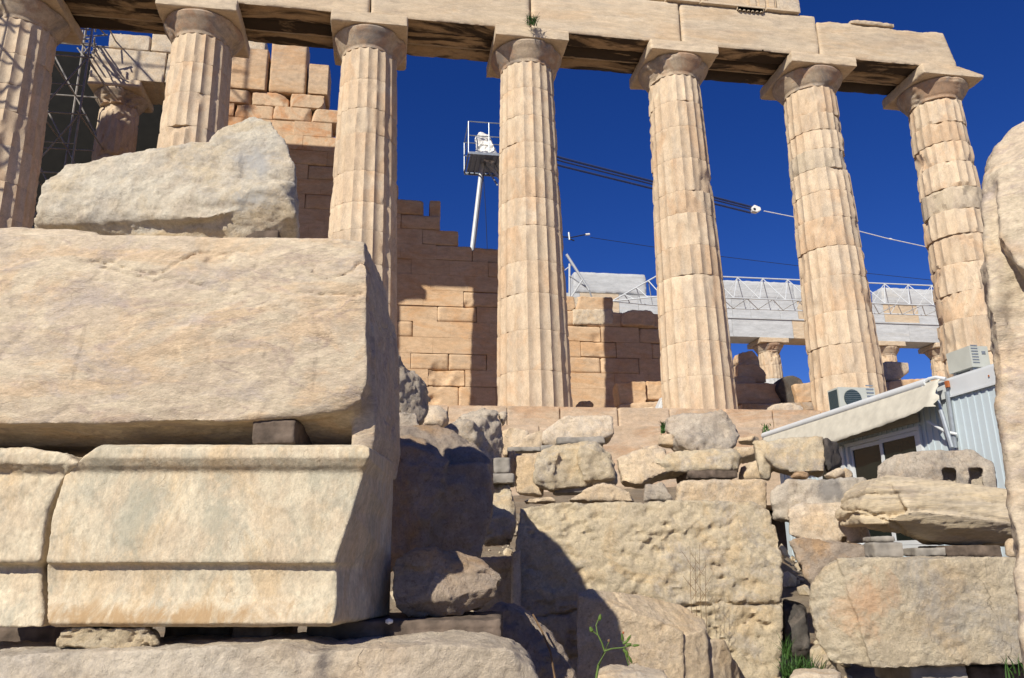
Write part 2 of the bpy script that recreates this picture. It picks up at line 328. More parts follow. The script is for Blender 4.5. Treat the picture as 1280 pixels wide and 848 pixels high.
def weather(v, f, size, wear=.6, lump=.012, fine=.004, pit=0.0, pitscale=9, strata=0.0, sdir=(0, 0, 1), sfreq=9, grooves=(), chip=1.0, smoothit=4, crag=None, grain=0.0):
    _seed[0] += 1; sd = _seed[0]*1.37
    # worn and chipped edges
    sm = laplace(v, f, smoothit); n1 = fbm(v, 2.2/size, 3, sd); n2 = fbm(v, 7/size, 3, sd+3)
    k = np.clip(.35*wear+chip*(n1*.9+n2*.6), 0, 1.3)[:, None]
    v = v+(sm-v)*k
    N = vnormals(v, f)
    d = lump*size*fbm(v, 2.0/size, 4, sd+7)
    crag = crag or 0
    if crag:
        q = v+.05*size*np.stack([fbm(v, 4/size, 2, sd+41), fbm(v, 4/size, 2, sd+42), fbm(v, 4/size, 2, sd+43)], 1)
        d += crag*size*(facet(q, 2.6/size, sd)+.45*facet(q, 6.5/size, sd+5)+.20*facet(q, 15/size, sd+8))
    if strata:
        sdv = np.array(sdir, float); sdv /= np.linalg.norm(sdv); al = v@sdv; q = v-al[:, None]*sdv*.0
        q = (v-al[:, None]*sdv)*.9+al[:, None]*sdv*sfreq
        s = fbm(q, 1.0, 3, sd+9); d += strata*np.round(s*3)/3*.6+strata*s*.4
    if pit:
        sv = v*np.array([.75, .75, 1.25]); s = fbm(sv, pitscale, 3, sd+12); s2 = fbm(v, pitscale*.3, 2, sd+15)
        d += -pit*np.clip(s*2.4-.05, 0, 1)*np.clip(.75+1.1*s2, .2, 1.2)+pit*.30*facet(sv, pitscale*.9, sd+17)+pit*.12*fbm(v, pitscale*3, 2, sd+18)
    d += fine*fbm(v, 9.0, 4, sd+20)
    if grain: d += grain*.30*fbm(v, .30/grain, 2, sd+22)
    for (p0, nn, wd, dep, wob) in grooves:
        nn = np.array(nn, float); nn /= np.linalg.norm(nn); t = (v-p0)@nn+wob*fbm(v, 2.5, 4, sd+31)
        d -= dep*np.exp(-(t/wd)**2)*np.clip(.9+fbm(v, 3, 2, sd+33), .2, 1.4)
    return v+N*d[:, None]
def piece(pts, w, t, bs=.92, skew=None, drop=0.0):
    """front outline traced at horizontal depth w (with its own offsets), carried back by the real thickness t"""
    fr = [at(p[0], p[1], w+(p[2] if len(p) > 2 else 0)) for p in pts]
    c = np.mean(fr, axis=0)
    if skew is None:      # the block lies turned so that its long side runs away from the path
        uc = float((c-CAM)@RT); wc = float((c-CAM)@HD); skew = uc/wc*t*(1.0 if uc > 0 else .6)
    bk = [c+(p-c)*bs+HD*t+RT*skew-np.array([0, 0, drop]) for p in fr]
    return fr+bk
def stone(label, m, pieces, cat='stone block', name='marble_block', vx=3.0, group=None, res=None, cuts=None, cdep=None, **kw):
    """pieces: list of point lists in the place"""
    allp = np.concatenate([np.array(p) for p in pieces]); ext = allp.max(0)-allp.min(0); size = float(np.median(ext))
    w = float(((allp-CAM)@HD).min()); vox = res or max(.006, w/F_PX*vx)
    loose = cat in ('stone', 'boulder')
    if 'lump' in kw: kw['lump'] *= .45
    v, f = remeshed(pieces, vox, cuts=(7 if loose else 8) if cuts is None else cuts, cdep=(.09 if loose else .05) if cdep is None else cdep)
    kw.setdefault('crag', (.024 if loose else .005)); kw.setdefault('grain', vox)
    v = weather(v, f, size, **kw)
    o = mesh_obj(name, v, f.tolist(), m if not isinstance(m, str) else MS[m], smooth=True, angle=60)
    return props(o, label, cat, group or 'ancient stones heaped and stacked before the temple')
def rockish(label, m, pts, w, t, **kw):
    a = {k: kw.pop(k) for k in ('bs', 'skew', 'drop') if k in kw}
    return stone(label, m, [piece(pts, w, t, **a)], **kw)

# ================================================================== SETTING: ground
def ground_z(u, w):
    """height of the ground (world z) over the place in camera-aligned metres"""
    g = np.interp(w, [0, 3, 5, 7, 9, 12, 15.5, 17.5, 40], [-1.65, -1.6, -1.45, -1.15, -.6, .3, 1.1, 1.6, 1.6])
    r = np.clip((u-3.6)/1.4, 0, 1)
    g2 = np.interp(w, [0, 3, 6, 8, 17, 19, 40], [-1.65, -1.6, -1.25, -.95, -.85, 1.0, 1.6])
    return CAM[2]+g*(1-r)+g2*r
def make_ground():
    a = np.concatenate([-np.geomspace(3000, 32, 14), np.arange(-30, 30.1, .5), np.geomspace(32, 3000, 14)])
    U, Wd = np.meshgrid(a, a, indexing='ij')
    P = CAM[None, None, :]*np.array([1, 1, 0])+U[..., None]*RT+Wd[..., None]*HD
    Z = ground_z(U, Wd)
    P[..., 2] = 0; v = P.reshape(-1, 3); near = (np.abs(U) < 29)&(np.abs(Wd) < 29)
    v[:, 2] = Z.ravel()+np.where(near.ravel(), .10*fbm(v*np.array([1, 1, 0]), .9, 4, 2), 0)
    v[:, 2] = np.where(v[:, 1] > -3.4, np.minimum(v[:, 2], -1.9), v[:, 2])
    n = len(a); i, j = np.meshgrid(np.arange(n-1), np.arange(n-1), indexing='ij'); q = (i*n+j).ravel()
    f = np.stack([q, q+n, q+n+1, q+1], 1)
    o = mesh_obj('ground', v, f.tolist(), MS['earth'], smooth=True, origin=(0, 0, 0)); props(o, kind='structure')
make_ground()

# ================================================================== TEMPLE
S = 4.29; H = 10.43
def rough_box(x0, x1, y0, y1, z0, z1, res=.07, size=None, **kw):
    pts = [(x, y, z) for x in (x0, x1) for y in (y0, y1) for z in (z0, z1)]
    v, f = remeshed([pts], res, cuts=kw.pop('cuts', 0), cdep=kw.pop('cdep', .1)); a = dict(wear=.9, lump=.004, fine=.006, chip=.9, smoothit=5); a.update(kw)
    return weather(v, f, size or 1.0, **a), f
def soft_box(x0, x1, y0, y1, z0, z1, j=.004):
    """block with a small uneven bevel: 24 verts"""
    b = .004; v = []; r = lambda: random.uniform(-j, j)
    bm = bmesh.new(); bmesh.ops.create_cube(bm, size=1)
    for q in bm.verts: q.co = ((x0+x1)/2+q.co.x*(x1-x0)+r()*.6, (y0+y1)/2+q.co.y*(y1-y0)+r(), (z0+z1)/2+q.co.z*(z1-z0)+r()*.6)
    bmesh.ops.bevel(bm, geom=list(bm.edges), offset=b, segments=1, affect='EDGES')
    bm.verts.ensure_lookup_table(); v = [tuple(q.co) for q in bm.verts]; f = [[q.index for q in p.verts] for p in bm.faces]; bm.free()
    return v, f
# ---- stepped platform
plat = empty('stepped_platform', (2, -2, -1.65), 'broad marble steps of the temple running under the row of columns', 'steps')
for k, (yf, z1, z0) in enumerate([(-1.12, 0.0, -.55), (-1.84, -.553, -1.10), (-2.56, -1.103, -1.66)]):
    x = -9.0+.5*k
    while x < 17:
        L_ = random.uniform(1.25, 1.55)
        v, f = rough_box(x+.002, x+L_-.002, yf, yf+.74, z0, z1, res=.04, wear=.1, chip=.6, smoothit=2, lump=.004, size=.8)
        mesh_obj('step_block', v, f.tolist(), MS['step'], plat, smooth=True, angle=50)
        x += L_
    for xa, xb in ((-60, -9.0+.5*k), (x, 60)):
        MB().bx(xa, xb-.005, yf, yf+.74, z0, z1).build('long_step', MS['step'], plat)
MB().bx(-60, 60, -3.0, 32, -2.4, -1.663).build('foundation', MS['step'], plat)
fl = MB().bx(-60, 60, -.38, 32, -1.66, -.004).build('temple_floor', MS['step']); props(fl, kind='structure')

# ---- doric columns
def drum_mesh(cx, cy, z0, z1, Rf, nf=20, seg=8, rings=None, wear=.01, joint=.02, seed=0, rx=0, flat=0.0):
    n = nf*seg; rings = rings or max(5, int((z1-z0)/.085)); th = np.arange(n)*2*PI/n
    gap = .0015
    zz = np.concatenate([[z0+gap], np.linspace(z0+.012, z1-.012, rings), [z1-gap]])
    T, Z = np.meshgrid(th, zz); ph = (T*nf/(2*PI)) % 1.0
    R = np.array([Rf(z) for z in zz])[:, None]
    fl_ = .062*R*(1-(2*ph-1)**2)*(1-flat)
    P = np.stack([np.cos(T)*R, np.sin(T)*R, Z], -1).reshape(-1, 3)+np.array([cx*3.1+seed, cy, 0])
    e1 = fbm(P, 1.1, 4, seed).reshape(T.shape); e2 = fbm(P, 4.2, 3, seed+5).reshape(T.shape)
    er = np.clip(e1-.28, 0, 1)*wear*9+np.clip(e2-.25, 0, 1)*wear*3.0+wear*.35
    dz = np.minimum(Z-z0, z1-Z); e3 = fbm(P*np.array([1, 1, .2]), 3.0, 3, seed+9).reshape(T.shape)
    er += joint*np.clip(e3+.1, 0, 1)*np.exp(-(dz/.03)**2)*1.3+np.where(dz < .010, .006, 0)
    r = np.minimum(R-fl_, R-er); r = np.maximum(r, R*.78)-.25*np.minimum(er, .05)
    r += .003*e2
    v = np.stack([cx+rx+r*np.cos(T), cy+r*np.sin(T), Z], -1).reshape(-1, 3)
    m_ = len(zz); f = []
    i, j = np.meshgrid(np.arange(m_-1), np.arange(n), indexing='ij'); j2 = (j+1) % n
    q = np.stack([i*n+j, i*n+j2, (i+1)*n+j2, (i+1)*n+j], -1).reshape(-1, 4).tolist()
    v = np.concatenate([v, [[cx+rx, cy, zz[0]], [cx+rx, cy, zz[-1]]]]); b = len(v)-2
    q += [(b, (k+1) % n, k) for k in range(n)]+[(b+1, (m_-1)*n+k, (m_-1)*n+(k+1) % n) for k in range(n)]
    return v, q
def echinus_mesh(cx, cy, z0, z1, r0, r1, seed=0, chip=.03, n=72):
    prof = [(r0*.985, 0), (r0*1.0, .12), (r0*1.015, .14), (r0*1.01, .16), (r0*1.03, .18), (r0*1.09, .30), (r1*.90, .58), (r1*.965, .74), (r1, .88), (r1*.99, .96), (r1*.96, 1.0)]
    zs = np.array([p[1] for p in prof]); rs = np.array([p[0] for p in prof]); t = np.linspace(0, 1, 26)
    rr = np.interp(t, zs, rs); T, Tt = np.meshgrid(np.arange(n)*2*PI/n, t); R = np.interp(Tt, zs, rs)
    P = np.stack([np.cos(T)*R, np.sin(T)*R, Tt*(z1-z0)], -1).reshape(-1, 3)+seed
    e = fbm(P, 1.6, 4, seed).reshape(T.shape); R = R-np.clip(e-.25, 0, .5)*chip*4-.006*e
    v = np.stack([cx+R*np.cos(T), cy+R*np.sin(T), z0+Tt*(z1-z0)], -1).reshape(-1, 3)
    m_ = len(t); i, j = np.meshgrid(np.arange(m_-1), np.arange(n), indexing='ij'); j2 = (j+1) % n
    q = np.stack([i*n+j, i*n+j2, (i+1)*n+j2, (i+1)*n+j], -1).reshape(-1, 4).tolist()
    v = np.concatenate([v, [[cx, cy, z0], [cx, cy, z1]]]); b = len(v)-2
    q += [(b, (k+1) % n, k) for k in range(n)]+[(b+1, (m_-1)*n+k, (m_-1)*n+(k+1) % n) for k in range(n)]
    return v, q
def column(X, Y, label, joints, wear=.010, joint=.02, group='front colonnade columns', mat='col', scale=1.0, shifts=None, special=None, sd=0, abw=1.0, chip=.045, seg=6, zb=0.0, abacus=True, h=H, ab_cut=None):
    rb, rt = .955*scale, .745*scale; zt = h-.88*scale
    Rf = lambda z: rb+(rt-rb)*((z-zb)/(zt-zb))**1.12
    c = empty('marble_column', (X, Y, zb), label, 'column', group)
    js = [zb]+list(joints)+[zt]
    for k in range(len(js)-1):
        sp = (special or {}).get(k, {})
        v, f = drum_mesh(X, Y, js[k], js[k+1], Rf, seg=seg, wear=sp.get('wear', wear), joint=joint, seed=sd+k*2.7+X, rx=(shifts[k % len(shifts)] if shifts else 0), flat=sp.get('flat', 0))
        d = mesh_obj('drum', v, f, MS[sp.get('mat', mat)], c, smooth=True, angle=24)
        if 'label' in sp: d['label'] = sp['label']
    v, f = echinus_mesh(X, Y, zt, h-.35*scale, rt*.985, .99*scale, seed=sd+X, chip=chip)
    cp = mesh_obj('capital', v, f, MS['cap'], c, smooth=True, angle=35)
    if abacus:
        a = abw*scale
        v, f = rough_box(X-a, X+a, Y-a, Y+a, h-.35*scale+.002, h-.003, res=.05, chip=1.0, wear=.8, smoothit=5, size=1.1, lump=.006)
        if ab_cut: v = ab_cut(v)
        mesh_obj('abacus', v, f.tolist(), MS['arch'], cp, smooth=True, angle=50)
    return c
def rj(n, seed, z0=.0, z1=9.55, jit=.12):
    r = random.Random(seed); st = (z1-z0)/n; return [z0+st*(i+1)+r.uniform(-jit, jit) for i in range(n-1)]
COLX = [-12.95, -8.62, -4.32, 0.0, 4.31, 8.50, 12.62]
column(COLX[0], 0, 'fluted column at the left edge crossed by thin curved scaffold shadows', rj(11, 1), sd=1)
column(COLX[1], 0, 'fluted column rising behind the topmost pale block, second column from the left', rj(11, 2), sd=2, special={7: dict(wear=.02)})
column(COLX[2], 0, 'smooth fluted column just right of the big stacked blocks', rj(11, 3), sd=3)
column(COLX[3], 0, 'fluted column in the middle with the work platform at its left side', [.93, 1.95, 2.9, 3.75, 4.72, 5.5, 6.35, 7.1, 7.9, 8.75], sd=4, joint=.03)
column(COLX[4], 0, 'fluted column between the middle column and the broken drum column, chipped arris halfway', rj(11, 5), sd=5, joint=.02, wear=.012)
column(COLX[5], 0, 'cracked column with one grey-brown repaired drum near its top, behind the cabin awning', [1.05, 1.85, 2.75, 3.75, 4.6, 5.45, 6.25, 6.95, 7.55, 8.15, 8.7], sd=6, joint=.032, wear=.014,
       shifts=[0, .01, -.01, .0, .015, -.015, .01, .0, -.012, .012, -.01, .01], special={8: dict(mat='colnew', wear=.02, label='grey brown repaired drum')})
def gcut(v):
    v = v.copy(); m = v[:, 0] > COLX[6]+.1; v[m, 2] = np.minimum(v[m, 2], H-.003-.28*(v[m, 0]-COLX[6]-.1)); return v
column(COLX[6], 0, 'last standing column on the right, badly broken drums with wide open joints', [.8, 1.75, 2.75, 3.5, 4.35, 5.2, 5.95, 6.65, 7.45, 8.1, 8.75], sd=7, joint=.06, wear=.018,
       shifts=[0, .02, -.03, .03, -.02, .02, -.03, .02, 0, .02, -.02, .01], special={3: dict(flat=.8), 7: dict(mat='colnew', flat=.5)}, ab_cut=gcut, chip=.05)

# ---- entablature
ent = empty('entablature', (0, 0, H), 'long marble beam of architrave blocks resting on the column capitals, dark soot underneath', 'entablature')
AT = H+1.35
edges_ = [-21.6, -17.3]+COLX[:6]+[12.95]
for k in range(len(edges_)-1):
    x0, x1 = edges_[k]+.012, edges_[k+1]-.012
    for yi, (ya, yb) in enumerate(((-.87, -.30), (-.285, .28), (.295, .87))):
        last = (k == len(edges_)-2)
        z1 = AT-(.14 if last else 0)
        v, f = rough_box(x0, x1-(.25 if last and yi else 0), ya, yb, H+.0+yi*.012, z1, res=.06 if (k > 1 and yi == 0) else .12, chip=.8, wear=.5, size=1.1, lump=.005, smoothit=5, fine=.005)
        if last and yi == 0:
            m = v[:, 0] > x1-.35; v[m, 0] -= (v[m, 2]-H)*.22
            m = v[:, 2] > z1-.1; v[m, 2] += .07*fbm(v[m], 1.3, 3, 3)
        # soot only grows on the sheltered underside: those faces carry the sooty marble
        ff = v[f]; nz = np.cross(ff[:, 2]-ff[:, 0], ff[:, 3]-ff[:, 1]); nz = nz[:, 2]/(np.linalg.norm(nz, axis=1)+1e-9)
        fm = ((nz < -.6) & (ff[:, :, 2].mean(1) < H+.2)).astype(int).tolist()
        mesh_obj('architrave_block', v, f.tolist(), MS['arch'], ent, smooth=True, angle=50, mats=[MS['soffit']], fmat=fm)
# taenia (thin ledge) with regulae and guttae
for xa, xb in ((-21.5, 1.9), (3.9, 4.9), (4.92, 6.9), (6.93, 7.95)):
    v, f = rough_box(xa, xb, -.955, -.60, AT+.003, AT+.10, res=.05, chip=.9, size=.5, smoothit=2)
    mesh_obj('taenia', v, f.tolist(), MS['arch'], ent, smooth=True)
def regula(xc):
    b = MB().bx(xc-.40, xc+.40, -.94, -.872, AT-.075, AT-.002)
    for i in range(6): b.tube([(xc-.33+i*.132, -.912, AT-.07), (xc-.33+i*.132, -.912, AT-.105)], [.03, .036], 8)
    b.build('regula', MS['arch'], ent)
for k in range(-4, 4):
    if k*S/2 < 1.5 or 5.5 < k*S/2 < 7: regula(k*S/2-.3*0)
regula(6.45)
v, f = rough_box(9.6, 11.0, -.93, -.7, AT-.13, AT+.0, res=.05, chip=1.2, size=.5); mesh_obj('taenia', v, f.tolist(), MS['arch'], ent, smooth=True)
# frieze with triglyphs
x = -21.0
while x < 7.9:
    def glyph(xc):
        b = MB()
        for i in range(3): b.bx(xc-.42+i*.29, xc-.42+i*.29+.17, -.92, -.85, AT+.105, AT+1.4)
        b.bx(xc-.42, xc+.42, -.86, .3, AT+.105, AT+1.45); b.build('triglyph', MS['arch'], ent)
    glyph(x)
    x2 = x+S/2
    if x2 < 7.9:
        MB().bx(x+.425, x2-.425, -.80, .2, AT+.105, AT+1.38).build('metope', MS['arch'], ent)
    x = x2
v, f = rough_box(7.35, 8.1, -.8, .3, AT+.105, AT+1.1, res=.06, chip=1.2, size=.8); mesh_obj('frieze_block', v, f.tolist(), MS['pale'], ent, smooth=True)
MB().bx(-30, -9.0, -1.35, .5, AT+1.46, AT+2.15).build('cornice', MS['arch'], ent)

# ---- cella wall, block by block
YW = 5.0
cella = empty('cella_wall', (-2, YW, 0), 'ruined inner wall of orange marble blocks stepping down behind the columns', 'wall')
ZQ = lambda y_: float(atY(340, y_, YW)[2])
sil = [(-9.5, ZQ(112)), (-5.9, ZQ(112)), (-5.85, ZQ(108)), (-5.7, 11.0), (-4.6, 9.9), (-3.95, 9.0), (-3.45, 8.7), (-3.1, 8.6), (-3.05, 8.05), (-2.25, 8.0), (-2.2, 7.45), (-1.6, 7.4), (-1.55, 6.85), (-.85, 6.8), (-.8, 6.3), (-.1, 6.3), (-.05, 5.8), (.9, 5.6), (.95, 5.2), (2.35, 5.05), (2.4, 5.1), (3.6, 5.0), (3.65, 4.7), (5.1, 4.6), (5.15, 4.15), (6.2, 3.7), (7.3, 3.4), (7.35, 2.6), (8.6, 2.1), (9.5, 1.8), (12, 1.3), (15, 1.6), (22, 1.2)]
sx = [s[0] for s in sil]; sz = [s[1] for s in sil]
DENTS = [(atY(552, 468, YW), .34, .16), (atY(541, 500, YW), .16, .12), (atY(583, 382, YW), .10, .10), (atY(572, 478, YW), .22, .07), (atY(745, 424, YW), .16, .08), (atY(752, 452, YW), .35, .06)]
def dented(a, b, z0, z1): return any(a-r < d[0] < b+r and z0-r < d[2] < z1+r for d, r, _ in DENTS)
def dent(v):
    v = v.copy()
    for d, r, dep in DENTS:
        rr_ = np.hypot(v[:, 0]-d[0], v[:, 2]-d[2])/r+.35*fbm(v, 3.5, 3, 4); m = v[:, 1] < YW+.4
        v[:, 1] += np.where(m, dep*np.clip(1.25-rr_, 0, .8), 0)
    return v
z = .60; course = 0; nb = 0
hts = [1.17]+[.52]*24
r5 = random.Random(5)
for ht in hts:
    x = -9.45+(.61 if course % 2 else 0)-.61
    while x < 21:
        L_ = 1.22+r5.uniform(-.09, .09); xe = x+L_
        a, b = max(x, -9.45), xe
        top = np.interp((a+b)/2, sx, sz)
        if b-a > .25 and z+ht <= top+.2:
            fr = r5.uniform(-.004, .004)
            if r5.random() < .08: fr += .04
            gap = .0015
            red = (-9.5 < a < -6.2 and 9.4 < z < 12.0)
            near_top = z+ht > top-.8
            if z > 3.2 or x < 9:
                if near_top or r5.random() < .10 or dented(a, b, z, z+ht):
                    v, f = rough_box(a+gap, b-gap, YW+fr, YW+.95, z+gap, z+ht-gap, res=.05, chip=.7 if near_top else .2, wear=.0, size=.7, smoothit=2, lump=.008, cuts=6 if near_top else 0, cdep=.09, crag=.012 if near_top else .003)
                    v = dent(v)
                    mesh_obj('wall_block', v, f.tolist(), MS['wallred' if red else 'wall'], cella, smooth=True, angle=50)
                else:
                    v, f = soft_box(a+gap, b-gap, YW+fr, YW+.95, z+gap, z+ht-gap)
                    mesh_obj('wall_block', v, f, MS['wallred' if red else 'wall'], cella)
                nb += 1
            elif x < 14:
                v, f = rough_box(a+gap, b-gap, YW+fr, YW+.95, z+gap, z+ht-gap, res=.08, chip=1.1, size=.7, smoothit=4, lump=.02)
                mesh_obj('wall_block', v, f.tolist(), MS['wall'], cella, smooth=True, angle=50); nb += 1
        x = xe
    z += ht; course += 1
MB().bx(-9.45, 22, YW-.35, YW+1.3, 0.0, .30).build('wall_plinth', MS['step'], cella)
MB().bx(-9.45, 22, YW-.1, YW+1.2, .303, .597).build('wall_plinth', MS['step'], cella)
zq_ = .60+1.17+.52*int((ZQ(112)-1.77+.2)/.52)+.004
for i_, (xa_, xb_, yt_, m_) in enumerate(((262, 288, 92, 'wallred'), (288, 336, 63, 'wall'), (337, 385, 50, 'wall'), (386, 412, 82, 'wall'))):
    a = atY(xa_, 100, YW); b = atY(xb_, yt_, YW)
    v, f = rough_box(a[0]-.01, b[0]+.01, YW-.05*(i_ % 2), YW+.9, zq_, b[2], res=.045, chip=.6, wear=.1, size=.8, smoothit=3, lump=.008, cuts=1, cdep=.05, crag=.006)
    mesh_obj('wall_block', v, f.tolist(), MS[m_], cella, smooth=True, angle=50)
# loose upright block on the wall step
a = atY(537, 272, YW+.1); b = atY(551, 250, YW+.1)
v, f = rough_box(a[0], b[0], YW+.15, YW+.6, 7.43, b[2], res=.04, chip=1.4, size=.4)
props(mesh_obj('marble_block', v, f.tolist(), MS['wall'], smooth=True), 'small upright block standing alone on a step of the ruined inner wall', 'stone block')

# ================================================================== FOREGROUND STONES (left stack)
def lst(s): return [tuple(float(q) for q in p.split(',')) for p in s.split()]

P3 = lambda x, y, w: at(x, y, w)
MS['block_or'] = mat_stone('orange_stained_marble', (.64, .55, .41), (.60, .50, .36), (.56, .41, .25), (.40, .38, .36), pat=.35, gry=.6, vein=.1, bump=.75, scale=1.5, pits=.4,
    spots=[(P3(1088, 752, 4.7), (.25, .5, .25), (.60, .38, .23), .8), (P3(1190, 775, 4.7), (.22, .4, .14), (.36, .34, .31), .6)])
MS['mould2'] = mat_stone('stained_moulded_marble', (.66, .57, .42), (.60, .49, .35), (.60, .44, .26), (.40, .385, .31), pat=.4, gry=.55, vein=.35, bump=.3, scale=3.6, stretch=(1, 1, .6), rot=(0, .4, 0), pits=.3, veincol=(.24, .24, .19), crack=.3,
    spots=[(P3(165, 650, 2.95), (.14, .5, .20), (.36, .345, .27), .6), (P3(270, 640, 2.95), (.10, .5, .22), (.36, .345, .27), .6), (P3(200, 772, 2.95), (.6, .5, .07), (.38, .25, .13), .9)])
MS['pale2'] = mat_stone('dark_stained_pale_marble', (.57, .50, .41), (.53, .455, .36), (.55, .42, .28), (.40, .375, .35), pat=.3, gry=.5, vein=.4, bump=.6, pits=.5,
    spots=[(P3(1042, 615, 6.7), (.20, .5, .16), (.22, .205, .19), .85)])
MS['pale3'] = mat_stone('hump_marble', (.60, .54, .435), (.57, .485, .37), (.58, .46, .30), (.43, .40, .36), pat=.35, gry=.55, vein=.4, bump=.5, pits=.4, scale=2.6, crack=.3,
    spots=[(P3(322, 200, 3.3), (.13, .5, .14), (.40, .385, .365), .85), (P3(325, 258, 3.25), (.16, .5, .07), (.38, .37, .355), .8), (P3(330, 290, 3.2), (.06, .3, .05), (.13, .11, .09), 1.0), (P3(200, 292, 3.2), (.4, .5, .05), (.58, .44, .26), .8)])
MS['slab2'] = mat_stone('stained_slab_marble', (.64, .555, .44), (.60, .50, .38), (.56, .42, .28), (.40, .36, .33), pat=.4, gry=.5, vein=.5, bump=.6, pits=.4,
    spots=[(P3(405, 830, 2.85), (.07, .4, .12), (.13, .11, .10), .9)])
# the big tilted block
top_z = None
big = [piece(lst('-140,292,.10 100,296,.16 170,318,.14 300,298,.10 420,298,.06 456,301,.05 459,345,.01 459,480,.0 452,500,.02 432,514,.03 380,521,.01 300,526,.0 200,522,.0 60,526,.0 -140,533,.0'), 3.0, .62, bs=.99, skew=0),
       piece(lst('-140,288,.12 30,284,.10 80,286,.10 118,290,.12 150,312,.15 150,345,.06 -140,350,.03'), 3.02, .35, bs=.9, skew=0),
       piece(lst('-140,526,.03 440,512,.05 452,505,.06 450,550,.28 436,556,.30 -140,560,.26'), 3.0, .50, bs=.99, skew=0),
       piece(lst('440,330,.10 462,345,.10 468,420,.10 470,540,.12 462,585,.16 440,560,.12'), 3.0, .72, bs=.97, skew=0)]
S2v = stone('huge pale marble block with pinkish streaks and diagonal veins, largest of the left stack', 'bigmid', big, lump=.008, fine=.003, strata=.005, sdir=(-.3, -.1, 1), sfreq=6, chip=1.1, cuts=0, grain=.001,
      grooves=[(at(200, 345, 3.05), (.18, 0, 1), .008, .007, .10), (at(60, 322, 3.05), (.10, .2, 1), .006, .010, .16)])
# top stone
stone('topmost pale stone of the left stack with a broken hump at one end', 'pale3',
      [piece(lst('46,262,.02 56,228,.04 86,204,.10 180,193,.12 262,174,.12 300,190,.10 300,262,-.02 262,272,-.04 200,284,.02 120,282,.04 46,280,.04'), 3.2, .38, bs=.93),
       piece(lst('262,173,.14 276,157,.18 318,148,.22 338,152,.2 354,170,.16 368,205,.10 372,270,.12 372,300,.14 330,300,.06 282,240,.02 262,240,.02'), 3.2, .30, bs=.86),
       piece(lst('240,232,.06 290,222,.02 350,232,-.04 368,228,.04 370,268,.0 372,298,.10 300,302,.05 230,308,.06 190,305,.08 150,296,.08 46,284,.08 46,270,.03 150,268,.0 220,262,-.02'), 3.2, .34, bs=.9)],
      lump=.018, fine=.008, strata=.010, sdir=(.25, .3, 1), sfreq=10, chip=1.0, cuts=3)
# little wooden props between the blocks
def prop(label, px0, px1, py0, py1, w, t=.3, m='wooddark', cat='timber', back=0.0, name='timber_prop'):
    a = at(px0, py1, w); b = at(px1, py1, w); c = at(px0, py0, w)
    up = np.array([0, 0, c[2]-a[2]]); e = b-a; e[2] *= .3
    pts = [a, a+e, a+up, a+e+up]; pts = [p+HD*back for p in pts]; pts += [p+HD*t for p in pts]
    v, f = remeshed([pts], max(.008, w/F_PX*2.2)); v = weather(v, f, .15, wear=.5, chip=.5, lump=.02, fine=.004, strata=.003, sdir=(0, 0, 1), sfreq=60, smoothit=3)
    return props(mesh_obj(name, v, f.tolist(), MS[m], smooth=True, angle=50), label, cat, 'timbers and wedges between the stacked stones')
prop('small dark timber block wedged under the right end of the huge streaked block', 314, 368, 524, 556, 3.02, t=.35)
prop('brown crusted wedge under the right end of the topmost stone', 306, 348, 278, 300, 3.24, t=.2, m='wooddark')
# moulded cornice block: profile carried along its length, cut diagonally at its right end
def moulded(label, prof, w, back, ub=None, **kw):
    """prof: rows (py, xl, xr, dw) from top to bottom; ub = sideways place of the unbroken far corner"""
    pcs = []
    for (a, b) in zip(prof[:-1], prof[1:]):
        pts = []; bk = []
        for (py, xl, xr, dw) in (a, b):
            pl, pr = at(xl, py, w+dw), at(xr, py, w+dw); l = back-dw; q_ = pr+HD*l
            if ub is not None: q_ = q_+RT*(ub-float((q_-CAM)@RT))
            pts += [pl, pr]; bk += [pl+HD*l, q_]
        pcs.append(pts+bk)
    return stone(label, 'mould2', pcs, cuts=0, **kw)
prof = [(556, 128, 455, .03), (560, 118, 462, .0), (572, 102, 461, -.005), (582, 94, 457, .015), (590, 86, 455, .04), (594, 80, 454, .04), (640, 66, 440, .035), (700, 57, 419, .02), (704, 57, 419, .022), (706, 58, 420, .048), (712, 58, 420, .058), (728, 58, 421, .062), (745, 58, 421, .054), (760, 58, 420, .036), (770, 58, 418, .022), (779, 60, 416, .012), (784, 66, 412, .035)]
moulded('long moulded marble block with projecting lip and flat band, under the huge streaked block', prof, 2.95, .62, ub=-.545, res=.0065, lump=.002, fine=.0018, chip=1.0, smoothit=3, wear=.0, crag=.001, grain=.0012)
prof2 = [(560, -150, 40, .03), (566, -150, 78, .0), (580, -150, 98, .0), (594, -150, 84, .05), (598, -150, 78, .04), (640, -150, 58, .03), (700, -150, 50, .02), (704, -150, 50, .03), (708, -150, 52, .085), (740, -150, 52, .07), (770, -150, 54, .04), (784, -150, 53, .03)]
moulded('moulded marble block cut off by the left edge, next to the long moulded block', prof2, 2.96, .6, res=.0085, lump=.003, fine=.003, chip=.9, smoothit=3, wear=.1)
# gap below: small pitted stone and timbers
rockish('small pitted pale stone peeping out of the dark gap under the moulded block', 'rough', lst('66,810 72,792 92,784 182,784 200,806 198,814'), 2.99, .2, pit=.02, pitscale=22, cat='stone')
prop('short dark cracked timber standing in the gap below the moulded block', 288, 338, 779, 812, 3.2, t=.4)
prop('dark brown flat stone in the gap between the small pitted stone and the timber', 202, 286, 781, 812, 3.35, t=.3)
prop('long dark weathered beam under the shaded rounded stone', 382, 626, 777, 812, 3.3, t=.5)
prop('dark cross beam set far back in the gap under the left moulded blocks', -140, 64, 786, 830, 3.7, t=.3)
